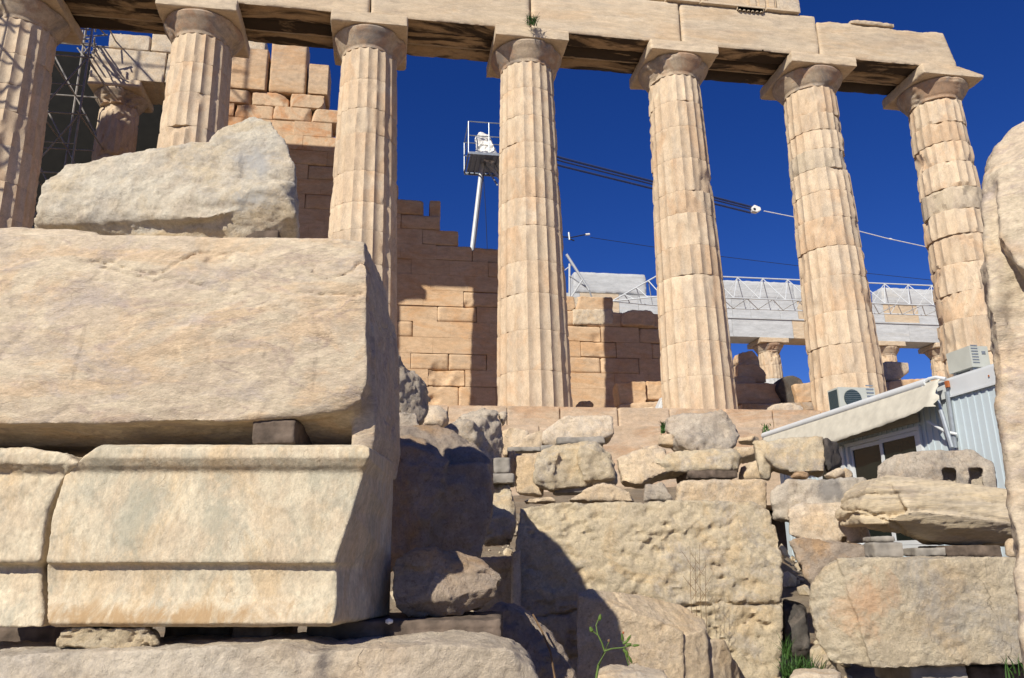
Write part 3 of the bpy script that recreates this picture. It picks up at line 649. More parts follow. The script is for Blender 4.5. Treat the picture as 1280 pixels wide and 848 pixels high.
# bottom slab
stone('broad pale slab along the bottom left edge with a dark vertical stain', 'slab2',
      [piece(lst('-140,822,.0 100,816,.0 200,812,.0 360,808,.0 390,815,.02 392,960,-.05 -140,960,-.08'), 2.86, .50, bs=1.0, skew=0),
       piece(lst('380,816,.03 440,812,.0 520,806,.0 600,806,.02 640,814,.05 666,834,.10 672,850,.12 676,960,.1 380,960,-.05'), 2.84, .45, bs=.97, skew=0)],
      lump=.014, fine=.008, chip=1.0, cuts=0, strata=.004, sdir=(0, .3, 1), sfreq=9)
# shaded stones right of the stack
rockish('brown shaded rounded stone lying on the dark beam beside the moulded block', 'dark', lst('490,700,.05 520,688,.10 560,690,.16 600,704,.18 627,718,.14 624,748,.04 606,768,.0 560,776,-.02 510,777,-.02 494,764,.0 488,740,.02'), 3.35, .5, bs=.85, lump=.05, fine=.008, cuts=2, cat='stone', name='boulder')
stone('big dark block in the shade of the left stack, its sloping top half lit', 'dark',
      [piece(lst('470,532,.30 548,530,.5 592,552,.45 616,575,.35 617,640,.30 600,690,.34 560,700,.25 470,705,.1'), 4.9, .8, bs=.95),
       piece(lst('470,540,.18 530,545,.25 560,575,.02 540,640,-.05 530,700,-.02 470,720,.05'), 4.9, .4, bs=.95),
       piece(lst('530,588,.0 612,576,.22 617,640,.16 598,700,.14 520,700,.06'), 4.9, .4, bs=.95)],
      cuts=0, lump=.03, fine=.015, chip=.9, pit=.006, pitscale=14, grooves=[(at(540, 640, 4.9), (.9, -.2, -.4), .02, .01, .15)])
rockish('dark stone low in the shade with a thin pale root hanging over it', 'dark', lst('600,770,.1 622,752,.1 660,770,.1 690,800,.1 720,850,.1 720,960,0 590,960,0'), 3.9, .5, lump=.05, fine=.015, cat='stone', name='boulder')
rt_ = MB().tube([at(666, 768, 3.93), at(678, 790, 3.91), at(688, 815, 3.9), at(694, 850, 3.88)], .005, 5); props(rt_.build('root', MS['dry']), 'thin pale root hanging down over the shaded stone', 'root')
stone('angular grey stone leaning beside the big streaked block, its left edge catching light', 'grey',
      [piece(lst('478,436,.0 498,440,.0 502,452,.1 500,490,.1 492,512,.0 478,512,.0'), 6.4, .5),
       piece(lst('498,444,.05 512,452,.12 528,468,.2 538,480,.3 534,510,.28 524,528,.2 500,520,.05 494,480,.0'), 6.4, .35)], cat='stone', lump=.03, fine=.02, name='boulder')
rockish('flat grey stone under the angular leaning stone', 'grey', lst('478,512 520,516 524,535 478,540'), 6.2, .5, cat='stone', lump=.03)
stone('small white angular stone right of the leaning grey stone', 'pale', [piece(lst('524,522,0 534,508,.1 548,506,.15 558,514,.15 561,524,.1 548,523,0'), 7.6, .35), piece(lst('526,530,0 535,522,.0 552,523,.0 560,526,.05 552,534,0'), 7.55, .35)], cat='stone', name='boulder', lump=.02)
stone('large light grey boulder with a dark hollow facing right, behind the shaded block', 'grey',
      [piece(lst('553,540,.1 575,520,.15 605,507,.2 618,512,.2 628,530,.25 629,600,.2 600,600,0 590,545,-.1 570,536,0'), 7.2, .6, bs=.8),
       piece(lst('548,540,0 570,525,.1 592,528,-.1 600,560,-.05 590,590,0 555,570,0'), 7.1, .4)], cat='stone', name='boulder', lump=.04, fine=.02, pit=.02, pitscale=7)
rockish('small pointed stone tip resting against the right of the light grey boulder', 'pale', lst('622,514,0 636,513,.05 632,522,0 628,530,0'), 7.5, .3, cat='stone', lump=.02)
rockish('ragged stub of stone standing in the gap left of the pitted upright block', 'rough', lst('612,606,.15 630,603,.15 640,612,.1 646,640,.05 640,680,.0 604,684,-.05 606,660,-.05 616,640,.0'), 6.6, .5, pit=.05, pitscale=7, lump=.04, cat='stone')
prop('bluish grey plank on top of the ragged stub of stone', 600, 643, 592, 604, 6.7, t=.5, m='wood')
prop('grey board lying upright behind the ragged stub', 617, 638, 572, 592, 7.0, t=.2, m='wood')
stone('squared block with pecked front and smooth upper band, low beside the pitted block', 'warm', [piece(lst('590,697,.0 655,696,.0 655,712,.0 590,712,.0'), 6.3, .6), piece(lst('592,712,.03 655,711,.03 655,800,.03 592,800,.03'), 6.3, .6)], pit=.012, pitscale=16, lump=.01, chip=.5)

# ---- the rough wall block
stone('very large upright block with a pitted face and a pointed shadow on it', 'rough',
      [piece(lst('650,636,.12 690,628,.12 800,628,.10 940,626,.12 962,636,.14 972,662,.10 978,700,.06 978,790,.03 975,960,0 660,960,.0 642,800,.0 642,690,.0'), 5.8, .75, bs=.97)],
      res=.014, lump=.006, fine=.004, pit=.027, pitscale=10, chip=.8, wear=.3, smoothit=3, cuts=3, cdep=.04,
      grooves=[(at(800, 764, 5.8), (0, .1, 1), .010, .035, .05)])
stone('narrow upright slab edge standing at the left of the rough wall block', 'pale', [piece(lst('640,690 650,688 652,760 650,830 638,830'), 5.72, .3)], lump=.01)
# fluted drum lying in front
def fluted_frag():
    w0 = 4.25
    c = at(790, 880, w0+.25); R = .66
    pts = []
    cx, cy = c[0], c[1]
    zt = at(740, 742, w0+.1)[2]
    n = 20; v = []
    return c, R
DW = 5.05
stone('broken fluted column drum half in a curved shadow before the large pitted block', 'warm',
      [piece(lst('722,742,.03 735,737,.08 760,739,.18 800,744,.3 850,756,.42 880,775,.42 888,800,.25 880,960,.2 722,960,-.06 721,800,-.03'), DW, .25, bs=.95),
       piece(lst('722,745,.0 745,745,.03 800,768,.03 855,790,.07 855,960,.06 722,960,.0'), DW, .3),
       piece(lst('857,793,.10 882,786,.18 886,800,.18 887,960,.18 858,960,.08'), DW, .3),
       piece(lst('890,800,.24 905,800,.3 915,822,.34 915,960,.3 891,960,.2'), DW, .3),
       piece(lst('917,824,.38 922,832,.42 926,850,.44 926,960,.42 917,960,.36'), DW, .25)],
      res=.011, lump=.006, fine=.005, chip=.5, smoothit=3, cuts=0, cat='column drum', name='column_drum', grooves=[(at(832, 820, DW), (.85, 0, .5), .008, .015, .06)])
rockish('small clean white slab just poking up at the bottom edge below the weed', 'pale', lst('742,846 760,841 800,842 838,848 838,900 742,900'), 3.4, .3, cat='stone', lump=.01)

# ---- middle rubble
def R(label, m, s, w, t, **kw):
    return rockish(label, m, lst(s), w, t, **kw)
stone('squared stone with a pecked brown panel, left of the round faced boulder', 'warm', [piece(lst('634,564,.1 644,563,.1 652,600,.1 650,612,.1 632,590,.1'), 7.6, .5), piece(lst('645,564,.02 678,562,.0 680,620,.0 646,616,.0'), 7.6, .5)], pit=.014, pitscale=20, lump=.01, fine=.01)
stone('big boulder with a smooth round right face and a deep hollow, propped on blocks', 'rough',
      [piece(lst('667,590,.0 672,568,.05 690,557,.1 725,552,.05 745,553,.1 762,570,.12 771,590,.15 771,606,.12 730,606,.1 690,612,0 668,604,0'), 7.4, .6, bs=.9),
       piece(lst('724,558,-.04 745,555,-.02 760,570,.0 768,598,.02 730,602,-.02 722,580,-.06'), 7.4, .4),
       piece(lst('668,580,-.02 700,562,-.02 700,572,-.06 688,600,-.05 670,602,-.02'), 7.4, .4)], cat='boulder', name='boulder', res=.018, lump=.03, fine=.012, pit=.012, pitscale=7, cuts=2)
stone('white topped slab resting on a grey board, high in the middle of the rubble', 'pale', [piece(lst('677,540,.0 700,524,.05 712,519,.1 765,520,.1 768,542,.0 760,547,.0 712,546,.0 692,558,.0 678,556,.0'), 8.8, .6, bs=.95)], lump=.02, fine=.015, cat='stone slab')
prop('grey board under the white topped slab', 696, 757, 546, 556, 8.7, t=.5, m='wood')
prop('grey wooden block under the left end of the white slab', 676, 692, 556, 566, 8.6, t=.3, m='wood')
R('slanted pale stone left of the white topped slab', 'warm', '640,562 658,545 676,536 684,548 676,562', 8.8, .5, cat='stone', lump=.03)
prop('thin grey board below the slanted pale stone', 634, 676, 559, 565, 8.4, t=.5, m='wood')
R('orange broken stone at the foot of the temple step, below the middle column', 'warm', '626,538 640,534 660,538 664,556 630,572 626,560', 10.5, .6, cat='stone', lump=.05, name='boulder')
prop('grey wooden block under the round faced boulder', 693, 735, 607, 617, 7.5, t=.3, m='wood')
R('low pointed pale stone just above the left part of the rough wall block', 'warm', '708,626 730,612 745,605 768,606 786,614 794,628', 6.9, .5, cat='stone', lump=.03, name='boulder')
R('thin sliver of stone under the round faced boulder', 'warm', '652,627 690,620 697,628', 6.9, .4, cat='stone', lump=.02)
R('pale pinkish stone with a ragged right side, between the round boulder and the stacked slabs', 'warm', '770,572,.1 800,560,.15 830,562,.15 836,590,.0 800,606,-.02 775,602,.0', 8.0, .7, cat='stone', lump=.05, pit=.02, pitscale=6, name='boulder')
R('small grey upright stone in the gap above the rough wall block', 'grey', '804,626 806,606 828,602 842,626', 7.0, .3, cat='stone', lump=.02, name='boulder')
stone('large pointed grey brown boulder on top of the stacked slabs, above the middle rubble', 'grey',
      [piece(lst('832,560,.1 843,548,-.05 862,530,.05 880,515,.15 908,513,.2 920,530,.2 927,542,.2 915,562,.05 845,562,-.05'), 8.2, .55, bs=.8),
       piece(lst('832,522,.4 850,518,.4 880,516,.3 890,528,.2 850,552,.15 832,540,.3'), 8.2, .3)], cat='boulder', name='boulder', lump=.05, fine=.02)
R('small bright white stone behind the left of the pointed boulder', 'pale', '831,534 834,524 850,520 862,524 850,545 834,541', 8.7, .35, cat='stone', lump=.03)
R('small yellowish stone wedged left under the pointed boulder', 'warm', '822,556 824,543 842,542 846,558', 8.35, .3, cat='stone', lump=.03)
R('white triangular stone left of the long flat slab', 'pale', '799,575 803,560 822,554 826,566 812,575', 8.2, .3, cat='stone', lump=.03)
stone('long flat broken slab under the pointed boulder', 'rough', [piece(lst('818,578,.0 836,563,.1 900,560,.12 926,561,.1 929,568,.05 924,586,.0 860,590,.0 828,590,.05'), 8.0, .7, bs=.95), piece(lst('796,590,.05 818,572,.05 840,568,.0 836,592,.0 812,598,.0'), 8.05, .5)], cat='stone slab', lump=.03, fine=.02, strata=.015, sfreq=9, sdir=(0, 0, 1))
prop('dark plank in the gap under the long flat slab', 860, 923, 588, 598, 8.0, t=.6)
stone('squared light stone with a finely pecked face, behind the top of the rough wall block', 'warm', [piece(lst('843,604,.02 850,600,.0 955,598,.0 959,604,.0 959,640,.0 845,640,.0'), 7.0, .6)], pit=.012, pitscale=22, lump=.008)
R('flat pale stone in the hollow right of the long flat slab', 'warm', '922,600 924,580 948,574 954,600', 8.2, .5, cat='stone', lump=.03)
R('thin ledge of stone below the temple steps, behind the pointed boulder', 'warm', '922,546 948,544 950,553 922,552', 10, .4, cat='stone', lump=.02)
R('second thin ledge of stone right behind the pointed boulder', 'warm', '916,560 946,558 950,572 926,576', 9.4, .4, cat='stone', lump=.02)
stone('pale block with a black crusted right end, beside the low end of the white awning', 'rough',
      [piece(lst('953,572,.0 960,550,.05 985,546,.1 1030,545,.1 1032,590,.0 990,590,.0 962,586,.0'), 7.6, .5, bs=.95), piece(lst('940,548,.2 955,548,.2 962,560,.1 964,600,.1 950,598,.1'), 7.6, .4)], lump=.02, fine=.014)
R('black crusted end of broken stone just left of the cabin door', 'black', '1029,546,.0 1046,552,.12 1052,580,.15 1034,590,.0 1030,575,.0', 7.62, .45, cat='stone', lump=.02)
R('small dark round stone under the black ended pale block', 'dark', '986,598 996,588 1010,590 1012,598', 7.3, .25, cat='stone', lump=.04)
R('small bright flake of marble lying below the black crusted end', 'pale', '1024,597 1050,583 1058,590 1046,597', 7.1, .25, cat='stone', lump=.04)
R('orange stone sliver beside the bright flake, against the cabin door', 'warm', '1050,596 1056,582 1066,590 1066,600', 7.2, .25, cat='stone', lump=.04)
stone('wide pale block stained dark grey in its middle, below the black ended block', 'pale2', [piece(lst('962,606,.05 985,600,.05 1080,596,.05 1088,604,.1 1090,650,.0 1010,650,.0 966,650,.0'), 6.7, .6, bs=.97)], lump=.02, fine=.015, pit=.012, pitscale=9)
stone('hollowed block with a small square notch cut in its base', 'pale',
      [piece(lst('984,636,.05 1000,628,.05 1070,629,.05 1080,640,.05 1080,646,.05 984,646,.0'), 6.3, .5), piece(lst('986,644,.0 1052,642,.0 1052,679,.0 1010,678,.0 986,668,.0'), 6.3, .5), piece(lst('1058,644,.0 1080,644,.0 1090,678,.0 1059,679,.0'), 6.3, .5), piece(lst('1040,646,.14 1070,646,.14 1070,678,.14 1040,678,.14'), 6.3, .3)], cuts=0, lump=.012, fine=.01)
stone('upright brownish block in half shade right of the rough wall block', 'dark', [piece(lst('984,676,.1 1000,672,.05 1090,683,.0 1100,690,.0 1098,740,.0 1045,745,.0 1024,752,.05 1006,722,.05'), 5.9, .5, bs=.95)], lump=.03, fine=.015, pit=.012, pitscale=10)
stone('long layered column drum lying on its side with shallow flutes, on timber under the cabin', 'drum',
      [piece(lst('1070,640,.08 1082,612,.02 1098,598,.0 1118,594,.0 1134,612,.0 1138,640,-.02 1108,656,.0 1078,655,.05'), 5.75, .4, bs=1.0, skew=.0),
       [at(1108, 594, 5.75), at(1125, 600, 5.72), at(1136, 622, 5.66), at(1136, 640, 5.65), at(1275, 613, 5.7), at(1275, 632, 5.62), at(1276, 650, 5.6), at(1278, 665, 5.65), at(1110, 596, 6.1), at(1275, 614, 6.2), at(1276, 675, 6.2), at(1140, 665, 6.1)],
       [at(1108, 650, 5.70), at(1137, 637, 5.63), at(1277, 655, 5.6), at(1277, 668, 5.66), at(1260, 680, 5.8), at(1200, 682, 5.9), at(1150, 672, 5.86), at(1112, 660, 5.8), at(1260, 682, 6.1), at(1150, 680, 6.1), at(1100, 655, 6.0)],
       piece(lst('1075,640,.1 1100,640,.05 1120,655,.1 1150,672,.15 1085,660,.15'), 5.75, .3)],
      cat='column drum', name='column_drum', res=.012, cuts=0, lump=.008, fine=.006, strata=.012, sdir=(.08, .35, 1), sfreq=14, chip=.6, smoothit=4,
      grooves=[(at(1200, 622, 5.65), (.115, .1, 1), .010, .014, .03), (at(1200, 645, 5.62), (.10, .1, 1), .012, .02, .04), (at(1105, 650, 5.72), (-.5, .2, -1), .010, .02, .03)])
stone('grey block behind the layered drum with two square slots cut in its underside', 'grey',
      [piece(lst('1096,582,.05 1108,574,.05 1118,568,.05 1170,562,.05 1214,563,.1 1226,574,.1 1242,578,.1 1244,584,.05 1178,586,.0 1096,590,.0'), 6.5, .5, bs=.95),
       piece(lst('1096,588 1178,584 1179,615 1096,615'), 6.5, .45), piece(lst('1195,584 1211,584 1212,615 1196,615'), 6.5, .45), piece(lst('1228,582 1243,582 1246,615 1229,615'), 6.5, .45), piece(lst('1170,584,.14 1240,584,.14 1240,616,.14 1170,616,.14'), 6.5, .25)], cuts=0, lump=.008, fine=.01, chip=.5, smoothit=4, res=.014)
prop('grey squared timber under the left end of the layered drum', 1094, 1131, 678, 697, 5.3, t=.16, m='wood')
prop('small flat piece of timber on top of the grey squared timber', 1089, 1120, 671, 678, 5.35, t=.14, m='wood')
prop('dark timber in the shaded gap under the right half of the layered drum', 1183, 1254, 682, 697, 5.75, t=.4)
prop('thin pale stone strip lying under the layered drum', 1146, 1184, 685, 696, 5.7, t=.2, m='wood')
stone('big pale block with an orange stained corner and rough hammered face beneath the grey timber', 'block_or',
      [piece(lst('1010,755,.18 1014,730,.14 1030,708,.10 1052,697,.08 1110,698,.04 1108,740,.0 1095,800,-.02 1090,836,.02 1040,830,.10 1020,800,.16'), 4.75, .55, bs=.95),
       piece(lst('1045,698,.06 1120,697,.0 1290,697,.0 1340,700,.0 1340,826,.0 1290,830,.0 1180,832,.0 1090,836,.0 1070,770,.0'), 4.75, .55, bs=.98)],
      res=.011, lump=.010, fine=.006, pit=.008, pitscale=20, chip=.8, smoothit=3, cuts=2)
prop('grey timber end under the big pale lower right block', 1142, 1212, 832, 862, 4.85, t=.5, m='wood')
prop('dark timber filling the gap under the right end of the lower right block', 1215, 1320, 834, 870, 5.0, t=.4)
R('pale stone edge at the bottom between the grass and the timber', 'pale', '988,846 1010,842 1052,845 1056,900 988,900', 4.4, .3, cat='stone', lump=.02)
R('small broken stone behind the grass, under the lower right block', 'rough', '1012,812 1030,806 1046,826 1048,848 1016,848', 4.9, .25, cat='stone', lump=.04)
R('added black stone standing in for the shade deep in the gap left of the lower right block', 'black', '978,750 1006,760 1014,800 1010,830 980,820', 6.0, .5, cat='stone', lump=.04)  # near-black stone added so the gap reads as deep shade
R('small warm stone end under the right end of the layered drum', 'warm', '1256,676 1285,668 1290,697 1256,697', 5.1, .3, cat='stone', lump=.02)
# the tall near stone at the right edge
stone('tall smooth rounded stone cut by the right edge of the picture', 'bigmid',
      [piece(lst('1224,230,.1 1226,190,.1 1236,165,.12 1262,148,.15 1300,144,.1 1400,150,.1 1400,560,.2 1262,560,.16 1240,400,.05'), 2.55, .5, bs=.9),
       piece(lst('1232,340,.15 1238,280,.1 1400,300,.0 1400,900,.0 1288,900,.0 1268,690,.05 1258,560,.08 1240,430,.12'), 2.55, .4, bs=.93),
       piece(lst('1242,200,.05 1290,170,.0 1400,180,-.05 1400,380,-.05 1300,370,-.05 1250,300,.0'), 2.55, .3)],
      res=.012, lump=.035, fine=.012, chip=1.1, smoothit=16, wear=1.6)
# stones on the temple steps and behind
def atYs(s, Y, t, bs=.93):
    fr = [atY(x, y, Y) for x, y in lst(s)]; c = np.mean(fr, axis=0)
    return fr+[c+(p-c)*bs+np.array([0, t, 0]) for p in fr]
def RY(label, m, s, Y, t, **kw): return stone(label, m, [atYs(s, Y, t)], res=.04, **kw)
RY('low pale stone on the top step between the two columns left of the cabin', 'pale', '962,514 968,505 988,503 1004,508 1006,516', -.9, .4, cat='stone', lump=.03)
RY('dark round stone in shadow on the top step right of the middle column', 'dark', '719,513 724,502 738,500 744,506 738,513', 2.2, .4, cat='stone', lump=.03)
RY('squared shaded block on the temple floor left of the fourth bay column', 'wall', '771,478 808,476 808,505 776,506', 2.6, .7, lump=.02)
RY('smaller lit block on the temple floor touching the shaded one', 'wall', '808,476 838,478 840,500 808,500', 2.7, .7, lump=.02)
RY('flat dark stone slab under the two blocks on the temple floor', 'wall', '775,505 838,500 838,514 775,514', 2.4, .9, cat='stone slab', lump=.02)
RY('weathered grey block lying on top of the ruined inner wall', 'grey', '715,371 766,371 765,386 715,386', 5.05, .7, lump=.02)
RY('pale pitted block on the ruined inner wall, half in shadow', 'pale', '716,386 768,386 767,406 716,406', 4.97, .7, lump=.01, pit=.01)
RY('rounded shaded block crowning the ruined wall beside the fifth column', 'wall', '776,407 778,391 790,387 814,388 819,394 819,408', 4.9, .7, lump=.02)
RY('rounded brown stone on the low ruined wall between the fifth and sixth columns', 'wall', '922,450 925,441 940,438 949,446 950,458 922,458', 5.6, .6, lump=.04, cat='stone', name='boulder')
RY('brown block with a rounded shaded end below the rounded brown stone', 'wall', '922,455 950,455 958,462 958,478 922,478', 5.2, .7, lump=.03)
RY('long shaded brown block low on the temple floor behind the fifth column', 'wall', '918,478 950,478 976,480 978,506 918,506', 4.4, .8, lump=.02)
RY('orange block with a lit face left of the sixth column', 'wall', '992,480 1030,477 1034,500 998,505', 4.0, .8, lump=.02)
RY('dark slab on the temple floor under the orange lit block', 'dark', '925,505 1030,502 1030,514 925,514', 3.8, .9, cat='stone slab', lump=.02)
RY('dark grey slab sticking out of the ruins right of the sixth column', 'grey', '1108,451 1136,453 1137,466 1124,476 1108,476', 5.4, .7, cat='stone slab', lump=.02)
RY('long brown block on the low wall above the awning', 'wall', '1112,476 1190,470 1196,500 1112,505', 5.0, .8, lump=.03)
# dark dome-shaped capital fragment
v, f = remeshed([[atY(989+math.cos(a)*17, 486-math.sin(a)*17, 4.2)+np.array([0, t, 0]) for a in np.linspace(0, PI, 10) for t in (0, .5)], [atY(x, y, 4.2)+np.array([0, t, 0]) for x, y in ((973, 488), (1005, 488), (994, 508), (985, 508)) for t in (0, .5)]], .04)
v = weather(v, f, .6, lump=.01)
props(mesh_obj('capital_fragment', v, f.tolist(), MS['black'], smooth=True), 'black fan shaped stone fragment standing upright on the temple floor', 'capital fragment')

# ================================================================== SITE CABIN (right)
P0 = at(1250, 456, 8.7); zr = P0[2]-CAM[2]
k1 = (at(985, 540, 1.0)-CAM)[2]; P1 = at(985, 540, zr/k1)
DA = P1-P0; LA = float(np.linalg.norm(DA)); DA = DA/LA                    # along the long wall, away from the camera
NA = np.array([DA[1], -DA[0], 0.0]);                                      # points to the right, into the cabin
if NA@RT < 0: NA = -NA
OUT = -NA
def onwall(px, py, off=0.0):
    """point of the long wall (pushed out by off) seen at a pixel -> s along, z"""
    d = ray(px, py); o = P0+OUT*off; t = ((o-CAM)@OUT)/(d@OUT); p = CAM+d*t
    return float((p-P0)@DA), float(p[2])
ZT = float(P0[2]); ZB = ZT-2.55
cabin = empty('site_cabin', (P0+DA*LA/2+NA*1.2)*np.array([1, 1, 0])+np.array([0, 0, ZB]), 'white container site office with ribbed pale blue wall, windows and a rolled awning', 'cabin')
def wb(mb, s0, s1, z0, z1, o0, o1): return mb.box(P0+DA*s0+OUT*o0+np.array([0, 0, z0-ZT]), DA*(s1-s0), OUT*(o1-o0), (0, 0, z1-z0))
LC = LA+.4
# wall sheet with ribs
rib = MB(); s = .12; 
sw0, zw0 = onwall(1150, 545); sd0 = onwall(1050, 590)[0]; sA = onwall(1060, 600)[0]; zwt = onwall(1140, 543)[1]; zwin = zwt+.03
wl0 = onwall(1152, 560)[0]; wl1 = onwall(1066, 590)[0]; zbot = ZT-2.0
def ribs(s0, s1, z0, z1, name):
    b = MB(); wb(b, s0, s1, z0, z1, -.06, 0); n = int((s1-s0)/.115)
    for i in range(n): wb(b, s0+.03+i*.115, s0+.03+i*.115+.028, z0+.002, z1-.002, .0005, .012)
    return b.build(name, MS['panel'], cabin)
ribs(.10, wl0-.06, ZB+.1, ZT-.18, 'ribbed_wall'); 
ribs(wl0-.055, wl1+.06, zwin+.05, ZT-.18, 'ribbed_wall')
ribs(wl0-.055, wl1+.06, ZB+.1, zbot, 'ribbed_wall')
ribs(wl1+.065, LC, ZB+.1, ZT-.18, 'ribbed_wall')
b = MB(); wb(b, -.06, LC, ZT-.19, ZT, -.05, .03); wb(b, -.06, LC, ZT-.215, ZT-.195, -.02, .045); b.build('roof_beam', MS['white'], cabin)
b = MB(); wb(b, -.08, .10, ZB, ZT-.22, -.05, .025); wb(b, .103, .13, ZB, ZT-.22, -.02, .012); b.build('corner_post', MS['white'], cabin)
b = MB(); wb(b, 0, LC, ZB, ZB+.1, -.05, .03); b.build('floor_beam', MS['white'], cabin)
b = MB(); b.box(P0-DA*.02+np.array([0, 0, -2.5]), DA*.06, NA*2.4, (0, 0, 2.4)); b.build('end_wall', MS['panel'], cabin)
b = MB(); b.box(P0-DA*.06+np.array([0, 0, -.015]), DA*(LC+.06), NA*2.4, (0, 0, .05)); b.build('roof', MS['white'], cabin)
b = MB(); b.box(P0+DA*(LC)+np.array([0, 0, -2.5]), DA*.05, NA*2.4, (0, 0, 2.48)); b.build('end_wall', MS['panel'], cabin)
# dark lining so that the windows look into a room
b = MB(); b.box(P0+DA*.2+NA*1.9+np.array([0, 0, -2.4]), DA*(LC-.3), NA*.05, (0, 0, 2.3)); b.build('inner_wall', MS['brownshade'], cabin)
b = MB(); b.box(P0+DA*.2+NA*.2+np.array([0, 0, -2.45]), DA*(LC-.3), NA*2.0, (0, 0, .05)); b.build('floor', MS['brownshade'], cabin)
# window
win = MB(); zb_ = zbot; zt_ = zwin; fr = .055
for (a, c) in ((wl0, wl1),):
    wb(win, a-.05, c+.055, zt_, zt_+.05, -.04, .04); wb(win, a-.05, c+.055, zb_, zb_+.05, -.04, .04)
    wb(win, a-.05, a, zb_+.052, zt_-.002, -.04, .04); wb(win, c, c+.055, zb_+.052, zt_-.002, -.04, .04)
wo = win.build('window', MS['white'], cabin)
smid = onwall(1106, 570)[0]
def sash(a, c, off):
    q = MB(); wb(q, a, c, zt_-fr-.004, zt_-.004, off, off+.03); wb(q, a, c, zb_+.054, zb_+.054+fr, off, off+.03)
    wb(q, a, a+fr, zb_+.056+fr, zt_-fr-.006, off, off+.03); wb(q, c-fr, c, zb_+.056+fr, zt_-fr-.006, off, off+.03)
    q.build('sash', MS['white'], wo)
    g = MB(); wb(g, a+fr+.002, c-fr-.002, zb_+.06+fr, zt_-fr-.008, off+.01, off+.016); g.build('pane', MS['glass'], wo)
sash(wl0+.004, smid+.03, .005); sash(smid+.034, wl1-.004, -.028)
# door beyond the window
d0 = wl1+.12; d1 = min(LC-.2, d0+.75)
q = MB(); wb(q, d0, d1, ZB+.1, zt_+.03, .013, .05); do = q.build('door', MS['white'], cabin)
q = MB(); wb(q, d0+.12, d1-.12, ZT-1.5, zt_-.10, .051, .056); q.build('pane', MS['glass'], do)
# awning: rail, canvas, arms
aw = []
rs0 = onwall(1160, 484, .12)[0]; rs1 = LC+.25
q = MB(); q.tube([P0+DA*rs0+OUT*.12+np.array([0, 0, .03]), P0+DA*rs1+OUT*.12+np.array([0, 0, .03])], .055, 12); q.build('awning_roller', MS['white'], cabin, smooth=True)
# canvas with a torn end, hanging from the roller and sagging outwards
ns, nz = 60, 8; va = []; rr = random.Random(3)
low = [onwall(x, y, .30) for x, y in ((1167, 512), (1160, 508), (1150, 516), (1120, 527), (1080, 541), (1045, 553), (1020, 562), (1000, 566))]
low = sorted(low); ls_ = [a for a, _ in low]; lz_ = [b_ for _, b_ in low]
cs0 = onwall(1172, 500, .2)[0]
for i in range(ns+1):
    s_ = cs0+(rs1-cs0)*i/ns; zl = np.interp(s_, ls_, lz_)
    for j in range(nz+1):
        t = j/nz; wv = .010*math.sin(s_*5+j)*t+.004*math.sin(s_*13)*t
        zz = ZT+.02+(zl-ZT-.02)*t+(.004*math.sin(s_*23) if j == nz else 0)
        ss = s_-(.10*t if i == 0 else 0)+(rr.uniform(-.05, .06)*1.2 if i == 0 else 0)
        va.append(P0+DA*ss+OUT*(.14+.20*t+wv)+np.array([0, 0, zz-ZT]))
fa = [(i*(nz+1)+j, (i+1)*(nz+1)+j, (i+1)*(nz+1)+j+1, i*(nz+1)+j+1) for i in range(ns) for j in range(nz)]
co = mesh_obj('awning_canvas', va, fa, MS['canvas'], cabin, smooth=True, angle=180)
md = co.modifiers.new('thick', 'SOLIDIFY'); md.thickness = .006
# added board, its colour standing in for the awning's shade on the wall
q = MB(); wb(q, onwall(1150, 520)[0], LC, zt_+.10, ZT-.24, .014, .035); q.build('painted_shade_board', MS['brownshade'], cabin)
def wp(px, py, off): s_, z_ = onwall(px, py, off); return P0+DA*s_+OUT*off+np.array([0, 0, z_-ZT])
q = MB(); q.tube([wp(1168, 488, .16), wp(1190, 560, .20)], .028, 8); q.build('awning_arm', MS['steel'], cabin, smooth=True)
q = MB(); q.tube([wp(1184, 490, .05), wp(1194, 560, .05)], .03, 8); q.build('awning_arm', MS['steel'], cabin, smooth=True)
q = MB(); q.tube([wp(1160, 527, .12), wp(1182, 540, .14), wp(1196, 543, .05)], .018, 8); q.build('arm_stay', MS['white'], cabin, smooth=True)
q = MB(); q.tube([wp(1153, 489, .14), wp(1155, 479, .14), wp(1161, 474, .13), wp(1170, 472, .10), wp(1182, 474, .05)], .024, 8); q.build('drain_pipe', MS['white'], cabin, smooth=True)
q = MB(); c_ = wp(1185, 480, .05); q.box(c_-DA*.03-np.array([0, 0, .045]), DA*.05, OUT*.03, (0, 0, .08)); q.build('orange_cable_socket', MS['orange'], cabin)
q = MB(); c_ = wp(1236, 470, .04); q.box(c_-DA*.01-np.array([0, 0, .01]), DA*.018, OUT*.006, (0, 0, .02)); q.build('rust_spot', MS['orange'], cabin)
